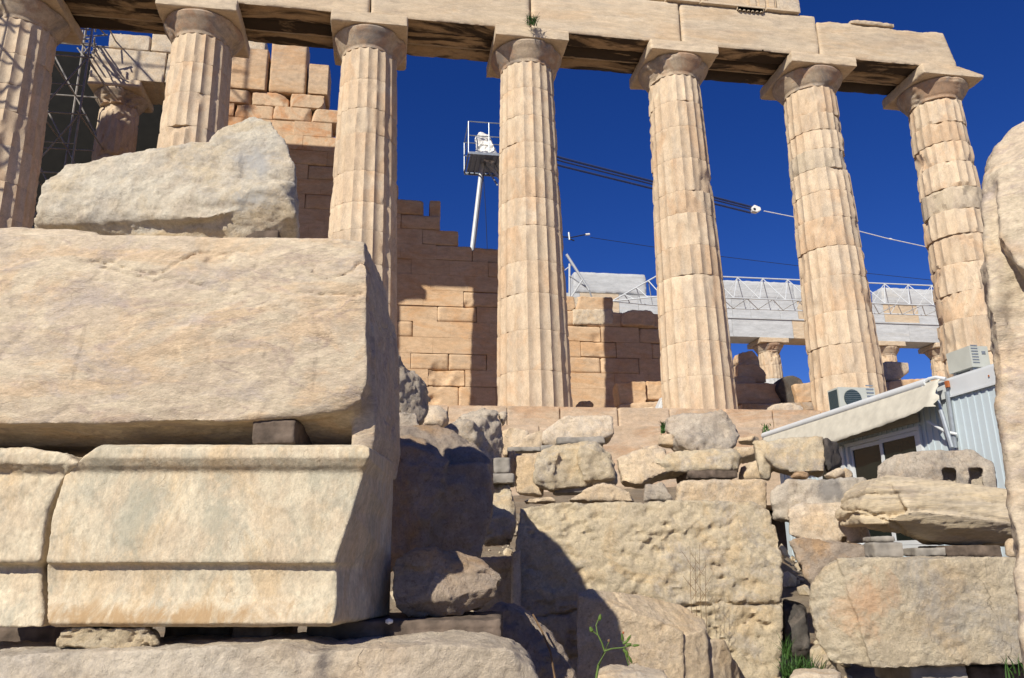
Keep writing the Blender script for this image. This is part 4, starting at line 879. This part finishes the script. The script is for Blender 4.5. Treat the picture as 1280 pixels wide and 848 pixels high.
# air conditioners on the roof
def aircon(px, py, wd, dp, ht, label, fan):
    """wd across the roof, dp along it; the wide side looks down the roof towards the path"""
    s_, z_ = onwall(px, py, 0); base = P0+DA*s_+NA*.04+np.array([0, 0, .09])
    r = empty('air_conditioner', base, label, 'air conditioner')
    q = MB(); q.box(base, NA*wd, DA*dp, (0, 0, ht)); q.build('casing', MS['ac'], r)
    if fan:
        c = base+NA*wd*.36-DA*.004+np.array([0, 0, ht*.5]); rad = ht*.40; q = MB()
        pts = [c+NA*rad*math.cos(a)+np.array([0, 0, rad*math.sin(a)]) for a in np.linspace(0, 2*PI, 24, endpoint=False)]
        q.add(pts+[p-DA*.014 for p in pts], [tuple(reversed(range(24))), tuple(range(24, 48))]+[(i, (i+1) % 24, 24+(i+1) % 24, 24+i) for i in range(24)]); g = q.build('fan_grille', MS['acdark'], r)
        q = MB()
        for k in np.linspace(-.85, .85, 9):
            h_ = math.sqrt(1-k*k)*rad; q.tube([c-DA*.02+NA*h_+np.array([0, 0, k*rad]), c-DA*.02-NA*h_+np.array([0, 0, k*rad])], .0022, 4)
        q.build('grille_bars', MS['steel'], g)
        q = MB()
        for k in range(7): q.box(base+NA*wd*.76-DA*.005+np.array([0, 0, .05+k*.055]), NA*wd*.2, -DA*.004, (0, 0, .02))
        q.build('vent_slats', MS['steel'], r)
        q = MB(); q.box(base-NA*.003+DA*.03+np.array([0, 0, .03]), DA*(dp-.06), -NA*.008, (0, 0, ht-.06)); q.build('fins', MS['acdark'], r)
    else:
        q = MB()
        for k in range(7): q.box(base+NA*.02-DA*.002+np.array([0, 0, .05+k*.035]), NA*wd*.35, -DA*.004, (0, 0, .012))
        q.box(base-DA*.002+NA*wd*.62+np.array([0, 0, ht*.62]), NA*.05, -DA*.006, (0, 0, .035)); q.build('vent_slats', MS['steel'], r)
    q = MB()
    for a in (.03, wd-.09):
        for b_ in (.03, dp-.08): q.box(base+NA*a+DA*b_-np.array([0, 0, .055]), DA*.05, NA*.06, (0, 0, .053))
    q.build('feet', MS['steel'], r)
aircon(1049, 521, .62, .30, .36, 'cream air conditioner with round fan and dark fins on the far cabin roof', True)
aircon(1213, 466, .25, .40, .26, 'small cream air conditioner on the near end of the cabin roof', False)
c_ = P0+DA*.36+NA*.31+np.array([0, 0, .04]); q = MB(); q.box(c_, DA*.03, NA*.35, (0, 0, .31)); pr = q.build('coil_panel', MS['acdark']); props(pr, 'small dark panel with thin white lines beside the near air conditioner', 'panel')  # fin coil of the near air conditioner, built as a dark panel
q = MB()
for k in range(4): q.box(c_-DA*.004+np.array([0, 0, .03+k*.09]), -DA*.004, NA*.35, (0, 0, .008))
for k in range(4): q.box(c_-DA*.0045+NA*(.02+k*.10), -DA*.004, NA*.008, (0, 0, .33))
q.build('grid_lines', MS['white'], pr)

# ================================================================== NORTH COLONNADE (far side)
YN = 28.8
for k in range(-1, 12):
    X = k*S
    if k in (0, 1, 2, 3): continue
    nm = {5: 'far column with white repair bands, seen low between the fifth and sixth front columns', 6: 'far column half hidden behind the left edge of the sixth front column', 7: 'far column showing just right of the sixth front column', 8: 'far column with a large white repaired drum, between the sixth and last front columns'}.get(k, 'far column of the opposite colonnade hidden behind the near ruins')
    if k > 9 or k < 4: continue
    column(X+(.25 if k >= 5 else 0), YN, nm, rj(10, 30+k), wear=.02, joint=.05, group='far colonnade columns', sd=30+k, seg=4, special={4: dict(mat='new', label='new white marble drum'), 7: dict(mat='new', label='new white marble drum'), 9: dict(wear=.05)}, chip=.06)
far = empty('far_entablature', (22, YN, H), 'long white restored marble beam on the opposite row of columns', 'entablature')
r8 = random.Random(8)
for row, (za, zb2) in enumerate(((H, AT), (AT, AT+1.32))):
    x = 6.0
    while x < 48:
        L_ = S if row == 0 else r8.choice((1.3, 2.1, 1.7, 2.6))
        pat = r8.random() < (.12 if row == 0 else .35)
        v, f = soft_box(x+.01, x+L_-.01, YN-.88+(0 if row == 0 else .05), YN+.8, za+.004, zb2-.004-(r8.uniform(0, .08) if row else 0))
        mesh_obj('beam_block', v, f, MS['arch' if pat else 'new'], far)
        x += L_
MB().bx(6, 48, YN-.95, YN-.885, AT-.10, AT-.003).build('ledge', MS['new'], far)
for x0, x1, ya, yb, lab in ((714, 803, 348, 366, 'white'), (880, 985, 358, 371, 'a'), (985, 1040, 362, 372, 'b'), (1095, 1160, 366, 378, 'c')):
    a = atY(x0, yb, YN); b_ = atY(x1, ya, YN)
    v, f = rough_box(a[0], b_[0], YN-.8, YN+.5, AT+1.33, b_[2], res=.12, chip=1, size=1)
    mesh_obj('cornice_block', v, f.tolist(), MS['new'], far, smooth=True)

# ================================================================== LATTICE BOOM
YB = 21.0
boom = empty('crane_boom', atY(950, 372, YB), 'white lattice crane boom lying level across the far colonnade', 'crane boom')
TL, TR = atY(826, 352, YB), atY(1174, 349, YB); zt2 = (TL[2]+TR[2])/2; xL, xR = TL[0], TR[0]+4
A1 = atY(900, 372, YB-.9); zb1 = A1[2]; zb2_ = zb1+.05; tipx = atY(765, 380, YB)[0]
rad = .042
top = lambda x: np.array([x, YB, zt2]); lf = lambda x: np.array([x, YB-.9, zb1]); rg = lambda x: np.array([x, YB+.9, zb1])
for fn in (top, lf, rg): MB().tube([fn(xL), fn(xR)], rad, 8).build('chord', MS['white'], boom, smooth=True)
tip = np.array([tipx, YB, zb1-.15])
for fn in (top, lf, rg): MB().tube([tip, fn(xL)], rad, 8).build('chord', MS['white'], boom, smooth=True)
n = int((xR-xL)/1.5); st = (xR-xL)/n
for i in range(n):
    x = xL+i*st
    for fn in (lf, rg):
        MB().tube([top(x), fn(x+st/2)], .024, 5).build('brace', MS['white'], boom); MB().tube([fn(x+st/2), top(x+st)], .024, 5).build('brace', MS['white'], boom)
    MB().tube([lf(x), rg(x)], .03, 5).build('brace', MS['white'], boom); MB().tube([lf(x), rg(x+st)], .025, 5).build('brace', MS['white'], boom)
for i in range(1, 4):
    t = i/4
    for fn in (lf, rg): p_, q_ = tip+(top(xL)-tip)*t, tip+(fn(xL)-tip)*min(1, t+.15); MB().tube([p_, q_], .03, 5).build('brace', MS['white'], boom)
# second piece of lattice, fanning up right of the middle column
fan = empty('lattice_mast', atY(714, 376, 18.0), 'white lattice mast piece rising just right of the middle column', 'crane mast')
fp = [((708, 318), (736, 362), .07), ((712, 330), (712, 376), .06), ((728, 350), (714, 372), .04), ((712, 345), (734, 360), .04), ((706, 338), (716, 330), .03), ((736, 362), (742, 378), .05)]
for a, b_, r_ in fp: MB().tube([atY(*a, 18.0), atY(*b_, 18.3)], r_, 6).build('strut', MS['white'], fan)

# ================================================================== WORK PLATFORM ON ITS MAST
YM = 8.5
mast = empty('work_platform', atY(587, 330, YM), 'raised steel work platform on a white leaning pole, left of the middle column', 'work platform')
def T(name, a, b_, r_, m='steel', ya=YM, yb=YM, parent=mast): MB().tube([atY(*a, ya), atY(*b_, yb)], r_, 8).build(name, MS[m], parent, smooth=True)
T('pole', (586, 345), (603, 200), .075, 'white'); T('pole', (589, 345), (606, 200), .03, 'white', YM+.1, YM+.1)
# basket floor, with real depth
fl_ = [atY(x, y, YM+d) for x, y, d in ((586, 196, .2), (628, 197, .2), (624, 213, -1.0), (583, 213, -1.0))]
base = atY(604, 205, YM)
fx0, fx1 = atY(583, 205, YM)[0], atY(633, 205, YM)[0]; z0 = base[2]
fy0, fy1 = YM-.8, YM+.8
for k in range(9):
    xx = fx0+(fx1-fx0)*k/8; MB().bx(xx-.03, xx+.03, fy0, fy1, z0-.03, z0+.0).build('floor_bar', MS['steel'], mast)
MB().bx(fx0, fx1, fy0-.06, fy0, z0-.08, z0+.02).build('floor_rail', MS['steel'], mast); MB().bx(fx0, fx1, fy1, fy1+.06, z0-.08, z0+.02).build('floor_rail', MS['steel'], mast)
MB().bx(fx0+.08, fx1-.05, fy0+.05, fy1-.05, z0+.003, z0+.02).build('floor_mesh', MS['steel'], mast)
hz = atY(604, 167, YM)[2]-z0
for xx in (fx0, (fx0+fx1)/2, fx1):
    for yy in (fy0, fy1): MB().tube([(xx, yy, z0), (xx, yy, z0+hz)], .022, 6).build('rail_post', MS['steel'], mast)
for zz in (hz, hz*.55):
    MB().tube([(fx0, fy0, z0+zz), (fx1, fy0, z0+zz)], .02, 6).build('hand_rail', MS['steel'], mast); MB().tube([(fx0, fy1, z0+zz), (fx1, fy1, z0+zz)], .02, 6).build('hand_rail', MS['steel'], mast)
    MB().tube([(fx0, fy0, z0+zz), (fx0, fy1, z0+zz)], .02, 6).build('hand_rail', MS['steel'], mast)
T('strut', (612, 208), (627, 226), .06, 'white'); T('strut', (606, 206), (622, 232), .04, 'steel'); T('strut', (618, 205), (630, 222), .03, 'steel')
c_ = base
pts1 = [atY(x, y, YM+d) for x, y in ((596, 197), (595, 172), (600, 166), (611, 170), (617, 183), (623, 196), (614, 204)) for d in (-.35, .35)]
v, f = remeshed([pts1], .03); v = weather(v, f, .5, lump=.10, fine=.02, pit=.05, pitscale=6, smoothit=3)
props(mesh_obj('wrapped_machine', v, f.tolist(), MS['tarp'], smooth=True), 'white wrapped bundle standing in the raised work platform', 'bundle')
w_ = MB().tube([atY(603, 200, YM), atY(607, 262, YM), atY(610, 335, YM+.3)], .012, 4); props(w_.build('cable', MS['wire']), 'thin dark cable hanging down from the raised work platform', 'cable')
# cables, pulley and rope
def cable(label, pts, r_, m, name='cable', cat='cable', sag=0):
    P = [atY(x, y, Y) for x, y, Y in pts]; q_ = []
    for a, b_ in zip(P[:-1], P[1:]):
        for i in range(8): t = i/8; p = a+(b_-a)*t; p = p-np.array([0, 0, sag*4*t*(1-t)]); q_.append(p)
    q_.append(P[-1]); return props(MB().tube(q_, r_, 6).build(name, MS[m], smooth=True), label, cat, 'cables and ropes strung across the sky')
cable('upper thick dark blue cable running from the middle column down to the pulley', [(640, 178, 12), (703, 198, 12.4), (940, 259, 14)], .055, 'rope')
cable('upper companion cable just below the upper thick dark blue cable', [(640, 181, 12), (703, 202, 12.4), (940, 262, 14)], .04, 'rope')
cable('lower thick dark blue cable running to the underside of the pulley', [(640, 190, 12), (703, 208, 12.4), (938, 266, 14)], .05, 'rope')
cable('white rope from the pulley down to the right behind the last columns', [(955, 264, 14), (1050, 283, 14.6), (1108, 298, 15), (1200, 318, 15.6)], .022, 'tarp', 'rope', 'rope')
cable('thin black wire sagging across the sky below the pulley rope', [(738, 297, 16), (870, 317, 17), (1010, 334, 18), (1180, 352, 19)], .014, 'wire', 'wire', 'wire')
pc = atY(944, 262, 14); pul = empty('pulley_block', pc, 'small white pulley block hanging in the sky between the fifth and sixth columns', 'pulley')
v, f = remeshed([[pc+np.array(q) for q in [(x*1.45, y_, z_*1.45) for y_ in (-.13, .13) for x, z_ in ((-.17, .02), (-.05, .13), (.15, .05), (.17, -.05), (.02, -.13), (-.13, -.10))]]], .02)
mesh_obj('housing', v, f.tolist(), MS['tarp'], pul, smooth=True)
MB().tube([pc+np.array([-.1, -.14, -.05]), pc+np.array([-.1, .14, -.05])], .07, 12).build('sheave', MS['wire'], pul); MB().tube([pc+np.array([.14, 0, -.01]), pc+np.array([.26, 0, -.04])], .03, 8).build('shackle', MS['steel'], pul)
kn = atY(1113, 299, 15.05); MB_ = MB().tube([kn-np.array([.12, 0, -.01]), kn, kn+np.array([.12, 0, -.02])], [.02, .05, .02], 8); props(MB_.build('rope_knot', MS['tarp'], smooth=True), 'white knot halfway along the rope beyond the sixth column', 'knot')
arm = empty('lamp_bracket', atY(710, 296, 12), 'small dark bracket with two ends sticking out right of the middle column', 'bracket')
MB().tube([atY(700, 296, 12), atY(714, 297, 12), atY(734, 293, 12)], .025, 6).build('arm', MS['wire'], arm); MB().tube([atY(732, 293.5, 12), atY(737, 293, 12)], .05, 8).build('end_cap', MS['tarp'], arm); MB().tube([atY(711, 291, 12), atY(712, 300, 12)], .05, 8).build('hub', MS['steel'], arm); MB().tube([atY(712, 299, 12), atY(718, 301, 12)], .03, 6).build('stub', MS['wire'], arm)
# floodlight on the top step
lp = atY(835, 512, .6); fld = empty('floodlight', lp, 'small white floodlight lying at the foot of the fifth column', 'floodlight')
a = atY(821, 513, .6); b_ = atY(844, 497, .6); wx = b_[0]-a[0]; hz_ = b_[2]-a[2]
v, f = remeshed([[(a[0]+wx*x, .5+y, a[2]+hz_*z_) for x, y, z_ in ((0, 0, .05), (1, 0, .0), (.95, .05, .95), (.3, .05, 1), (0, .4, .05), (1, .4, 0), (.95, .3, .95), (.3, .3, 1))]], .015); mesh_obj('housing', v, f.tolist(), MS['white'], fld, smooth=True)
for k in range(4): MB().bx(a[0]+wx*.2, a[0]+wx*.98, .462, .49, a[2]+hz_*(.15+.2*k), a[2]+hz_*(.2+.2*k)).build('fin', MS['ac'], fld)
RY('small flat brown stone under the floodlight', 'warm', '803,514 806,509 822,508 824,514', .3, .3, cat='stone', lump=.02)

# ================================================================== PORCH AND SCAFFOLD (left)
YP = 8.0
cz = atY(155, 100, YP)
def cap_h(): return float(atY(155, 96, YP-1.0)[2])
column(float(cz[0]), YP, 'shaded inner porch column seen between the two leftmost front columns', [.7+k*.95 for k in range(1, 11)], wear=.03, joint=.05, group='porch columns', sd=50, h=cap_h(), zb=.7, scale=.88, chip=.09)
pa = empty('porch_entablature', (cz[0], YP, cap_h()), 'sunlit marble beam above the inner porch column, crossed by shadow lines', 'entablature')
hp = cap_h(); xw0 = atY(112, 80, YP-.8)[0]
h1 = atY(160, 62, YP-.8)[2]; h2 = atY(160, 36, YP-.8)[2]
for x0, x1, za, zb2 in ((xw0, cz[0]+1.6, hp+.005, h1), (cz[0]+1.62, cz[0]+4.9, hp+.005, h1), (xw0+.5, cz[0]+1.0, h1+.005, h2-.2), (cz[0]+1.02, cz[0]+5.0, h1+.005, h2+.1)):
    v, f = rough_box(x0, x1, YP-.8, YP+.8, za, zb2, res=.07, chip=1.2, size=1, pit=.012, pitscale=6); mesh_obj('beam_block', v, f.tolist(), MS['pale'], pa, smooth=True)
nb_ = atY(283, 82, YP-1.2); v, f = rough_box(nb_[0]-.6, nb_[0]+.45, YP-1.2, YP-.6, nb_[2]-2, atY(295, 44, YP-1.2)[2], res=.05, chip=.5); mesh_obj('new_block', v, f.tolist(), MS['pale'], pa, smooth=True)
# near-black sheet painting the deep shade of the porch, and its side wall
nt_ = MB().bx(-27, -9.6, 11.0, 11.08, 0, atY(100, 66, 11)[2]); props(nt_.build('shade_sheet', MS['shadesheet']), 'added black sheet standing in for the shade of the dark porch behind the scaffold', 'shade sheet')
nt_ = MB().bx(-9.55, -9.47, YW+.95, 11.0, 0, 12.0); props(nt_.build('porch_side_wall', MS['wall']), 'side wall of the porch in shade behind the second column', 'wall')
for k, (label, x0, x1, y0, y1, z1, nl) in enumerate((('tall dull scaffold tower in the dark gap right of the leftmost column', -15.9, -13.5, 5.2, 7.6, 14.6, 7), ('unseen scaffold tower, raised and hung with an added sheet to shade the porch', -27.0, -17.3, -5.2, -2.6, 22.8, 11), ('narrow open scaffold standing before the leftmost column', -16.9, -15.5, -5.2, -2.6, 13.5, 7))):
    zb_0 = 0 if k == 0 else -1.75
    sc_ = empty('scaffold', ((x0+x1)/2, (y0+y1)/2, zb_0), label, 'scaffold')
    xs = np.linspace(x0, x1, (3, 6, 2)[k]); lifts = np.linspace(zb_0, z1, nl+1); r_ = .035 if k == 0 else .045
    for xx in xs:
        for yy in (y0, y1): MB().tube([(xx, yy, zb_0), (xx, yy, z1+.6)], r_, 6).build('post', MS['scaf'], sc_)
    for zz in lifts[1:]:
        for yy in (y0, y1): MB().tube([(x0-.2, yy, zz), (x1+.2, yy, zz)], r_*.8, 6).build('ledger', MS['scaf'], sc_)
        for xx in xs: MB().tube([(xx, y0-.2, zz), (xx, y1+.2, zz)], r_*.8, 6).build('transom', MS['scaf'], sc_)
    for a, b_ in zip(lifts[:-1], lifts[1:]):
        for i in range(len(xs)-1):
            MB().tube([(xs[i], y0, a), (xs[i+1], y0, b_)], r_*.8, 6).build('brace', MS['scaf'], sc_); MB().tube([(xs[i+1], y1, a), (xs[i], y1, b_)], r_*.8, 6).build('brace', MS['scaf'], sc_)
            MB().tube([(xs[i+1], y0, (a+b_)/2), (xs[i], y0, (a+b_)/2)], r_*.6, 6).build('guard_rail', MS['scaf'], sc_)
    if k == 1: MB().bx(x0, -19.2, y1+.12, y1+.16, 7.0, 20.9).build('shade_sheet', MS['shadesheet'], sc_)  # added sheet out of view, keeps the sun off the porch
    for zz in (lifts[2:8:2] if k == 1 else []):
        for j in range(5):
            ya = y0+.1+(y1-y0-.2)*j/5; MB().bx(x0, x1, ya, ya+(y1-y0-.2)/5-.03, zz+.05, zz+.09).build('board', MS['wooddark'], sc_)  # deck boards added out of view to deepen the porch shade
# small bundle of tubes at the top of the tower, against the sky
tb = empty('tube_bundle', atY(110, 60, 6), 'tangle of thin scaffold tubes against the blue sky at the upper left', 'scaffold tubes')
r9 = random.Random(9)
for i in range(26):
    a = (r9.uniform(94, 124), r9.uniform(30, 70)); ln = r9.uniform(5, 22); dr = r9.choice([0, PI/2, PI/2, .9, -.9])+r9.uniform(-.1, .1)
    MB().tube([atY(*a, 6+r9.uniform(0, 2)), atY(a[0]+ln*math.cos(dr), a[1]-ln*math.sin(dr), 6+r9.uniform(0, 2))], .028, 5).build('tube', MS['scaf'], tb)

# ================================================================== LOOSE CHIPS ON THE GROUND
ck = []; rc = np.random.default_rng(4); cv, cf = [], []
ico = bmesh.new(); bmesh.ops.create_icosphere(ico, subdivisions=1, radius=1); ico.verts.ensure_lookup_table()
iv = np.array([tuple(q.co) for q in ico.verts]); jf = [[q.index for q in p.verts] for p in ico.faces]; ico.free()
for i in range(1500):
    u, w = rc.uniform(-1.5, 4.5), rc.uniform(4.0, 13.5); rr_ = float(rc.choice([.015, .025, .04, .07, .11], p=[.3, .3, .2, .13, .07]))*(1 if w > 6 else .6)
    p = CAM*np.array([1, 1, 0])+RT*u+HD*w; p[2] = float(ground_z(u, w))+.02
    sc_ = rc.uniform(.6, 1.3, 3)*rr_; q = iv*sc_*(1+rc.uniform(-.28, .2, (len(iv), 1))); an = rc.uniform(0, 2*PI); R_ = np.array([[math.cos(an), -math.sin(an), 0], [math.sin(an), math.cos(an), 0], [0, 0, 1]])
    n = len(cv); cv += (q@R_.T+p).tolist(); cf += [[k+n for k in t] for t in jf]
props(mesh_obj('stone_chips', cv, cf, MS['rough']), 'loose chips and gravel scattered on the dusty ground between the blocks', 'gravel', kind='stuff')

# ================================================================== PLANTS
def blade(mb, p, h, lean, az, wd):
    n = 4; pts = []
    for i in range(n+1):
        t = i/n; off = lean*t*t; pts.append(np.array(p)+np.array([math.cos(az)*off, math.sin(az)*off, h*t*(1-.25*t*lean/h)]))
    sd_ = np.array([-math.sin(az), math.cos(az), 0])*wd
    v = []
    for i, q_ in enumerate(pts):
        s_ = sd_*(1-i/n)**.7; v += [q_-s_, q_+s_]
    mb.add(v, [(2*i, 2*i+1, 2*i+3, 2*i+2) for i in range(n)])
def tuft(label, px0, px1, py, w, n, h, m='leaf', name='grass_tuft', cat='grass', leaf=.004, fan=1.0):
    g = MB(); r = random.Random(int(px0*7+py))
    for i in range(n):
        p = at(r.uniform(px0, px1), py+r.uniform(-4, 6), w+r.uniform(-.12, .12)); blade(g, p, h*r.uniform(.5, 1.2), h*r.uniform(.2, .9)*fan, r.uniform(0, 2*PI), leaf*r.uniform(.7, 1.3))
    return props(g.build(name, MS[m]), label, cat, kind='stuff' if name == 'grass_tuft' else None)
tuft('thick green grass growing in the dark gap left of the lower right block', 978, 1030, 850, 4.9, 260, .14, leaf=.0045)
tuft('grass blades higher up in the shadow beside the rough wall block', 978, 990, 820, 5.2, 45, .13, leaf=.004)
tuft('sparse green blades under the right end of the lower right block', 1256, 1284, 846, 4.5, 14, .14)
tuft('tiny green plant in a joint of the second temple step left of the pointed boulder', 827, 832, 537, 15.3, 40, .16, leaf=.02)
tuft('tiny green plant behind the end of the flat awning below the steps', 952, 964, 536, 15.4, 30, .10, leaf=.015)
tuft('small green bush growing from the architrave joint above the middle column', 659, 671, 27, 17.9, 160, .16, leaf=.010, name='bush', cat='bush', fan=1.6)
for px, h_ in ((866, .62), (872, .55), (884, .50), (878, .6)):
    a = at(px, 800, 5.45); q = MB(); q.tube([a, a+np.array([.01, 0, h_*.5]), a+np.array([.03, 0, h_])], [.002, .0018, .001], 4)
    for k in range(4): p_ = a+np.array([.015, 0, h_*(.4+.13*k)]); q.tube([p_, p_+np.array([(-1)**k*.05, 0, .07])], .0015, 3)
    props(q.build('dry_stalk', MS['dry']), {866: 'leftmost thin dry stalk in front of the rough wall block', 872: 'second thin dry stalk in front of the rough wall block', 884: 'rightmost thin dry stalk in front of the rough wall block', 878: 'third thin dry stalk in front of the rough wall block'}[px], 'dry stalk')
# the weed with buds
wd_ = 2.35; A = lambda x, y, d=0: at(x, y, wd_+d)
weed = empty('weed', A(742, 862), 'small green weed with closed buds rising at the bottom edge before the fluted drum', 'weed')
def stemm(pts, r0, r1): n = len(pts); MB().tube([A(*p) for p in pts], [r0+(r1-r0)*i/(n-1) for i in range(n)], 6).build('stem', MS['stem'], weed, smooth=True)
stemm([(741, 880), (745, 850), (748, 832), (756, 815)], .0042, .003); stemm([(756, 815), (752, 803), (747, 793), (745, 782, .01), (749, 772, .01)], .0024, .0014); stemm([(747, 794), (742, 790), (738, 788)], .0018, .0013)
stemm([(755, 816), (761, 803), (761, 800)], .0018, .0012); stemm([(756, 814), (765, 811), (777, 810), (790, 807)], .0024, .0014); stemm([(780, 810), (783, 822), (786, 832)], .0018, .0012)
def bud(px, py, ang, ln, wdt, m='stem', d=0):
    c = A(px, py, d); e = (R2*math.cos(ang)+U2*math.sin(ang))*ln; MB().tube([c-e*.5, c-e*.2, c+e*.2, c+e*.5], [wdt*.5, wdt, wdt*.8, wdt*.3], 7).build('bud', MS[m], weed, smooth=True)
for a in ((750, 772, 1.4, .018, .0055), (739, 787, 2.0, .016, .006), (761, 801, 1.3, .009, .004, 'dry'), (778, 797, 1.7, .022, .004), (786, 798, 1.0, .020, .004), (782, 803, .5, .018, .0045), (795, 807, .1, .020, .004), (781, 814, 2.4, .014, .005), (786, 806, .3, .016, .005), (788, 825, -1.1, .022, .004), (784, 818, -1.4, .018, .0045), (779, 791, 1.6, .007, .003, 'orange')): bud(*a)
props(MB().tube([at(482, 777, 3.27), at(486, 777, 3.27), at(491, 777, 3.27)], [.006, .012, .006], 8).build('pebble', MS['tarp'], smooth=True), 'small white pebble on the dark beam below the moulded block', 'pebble')
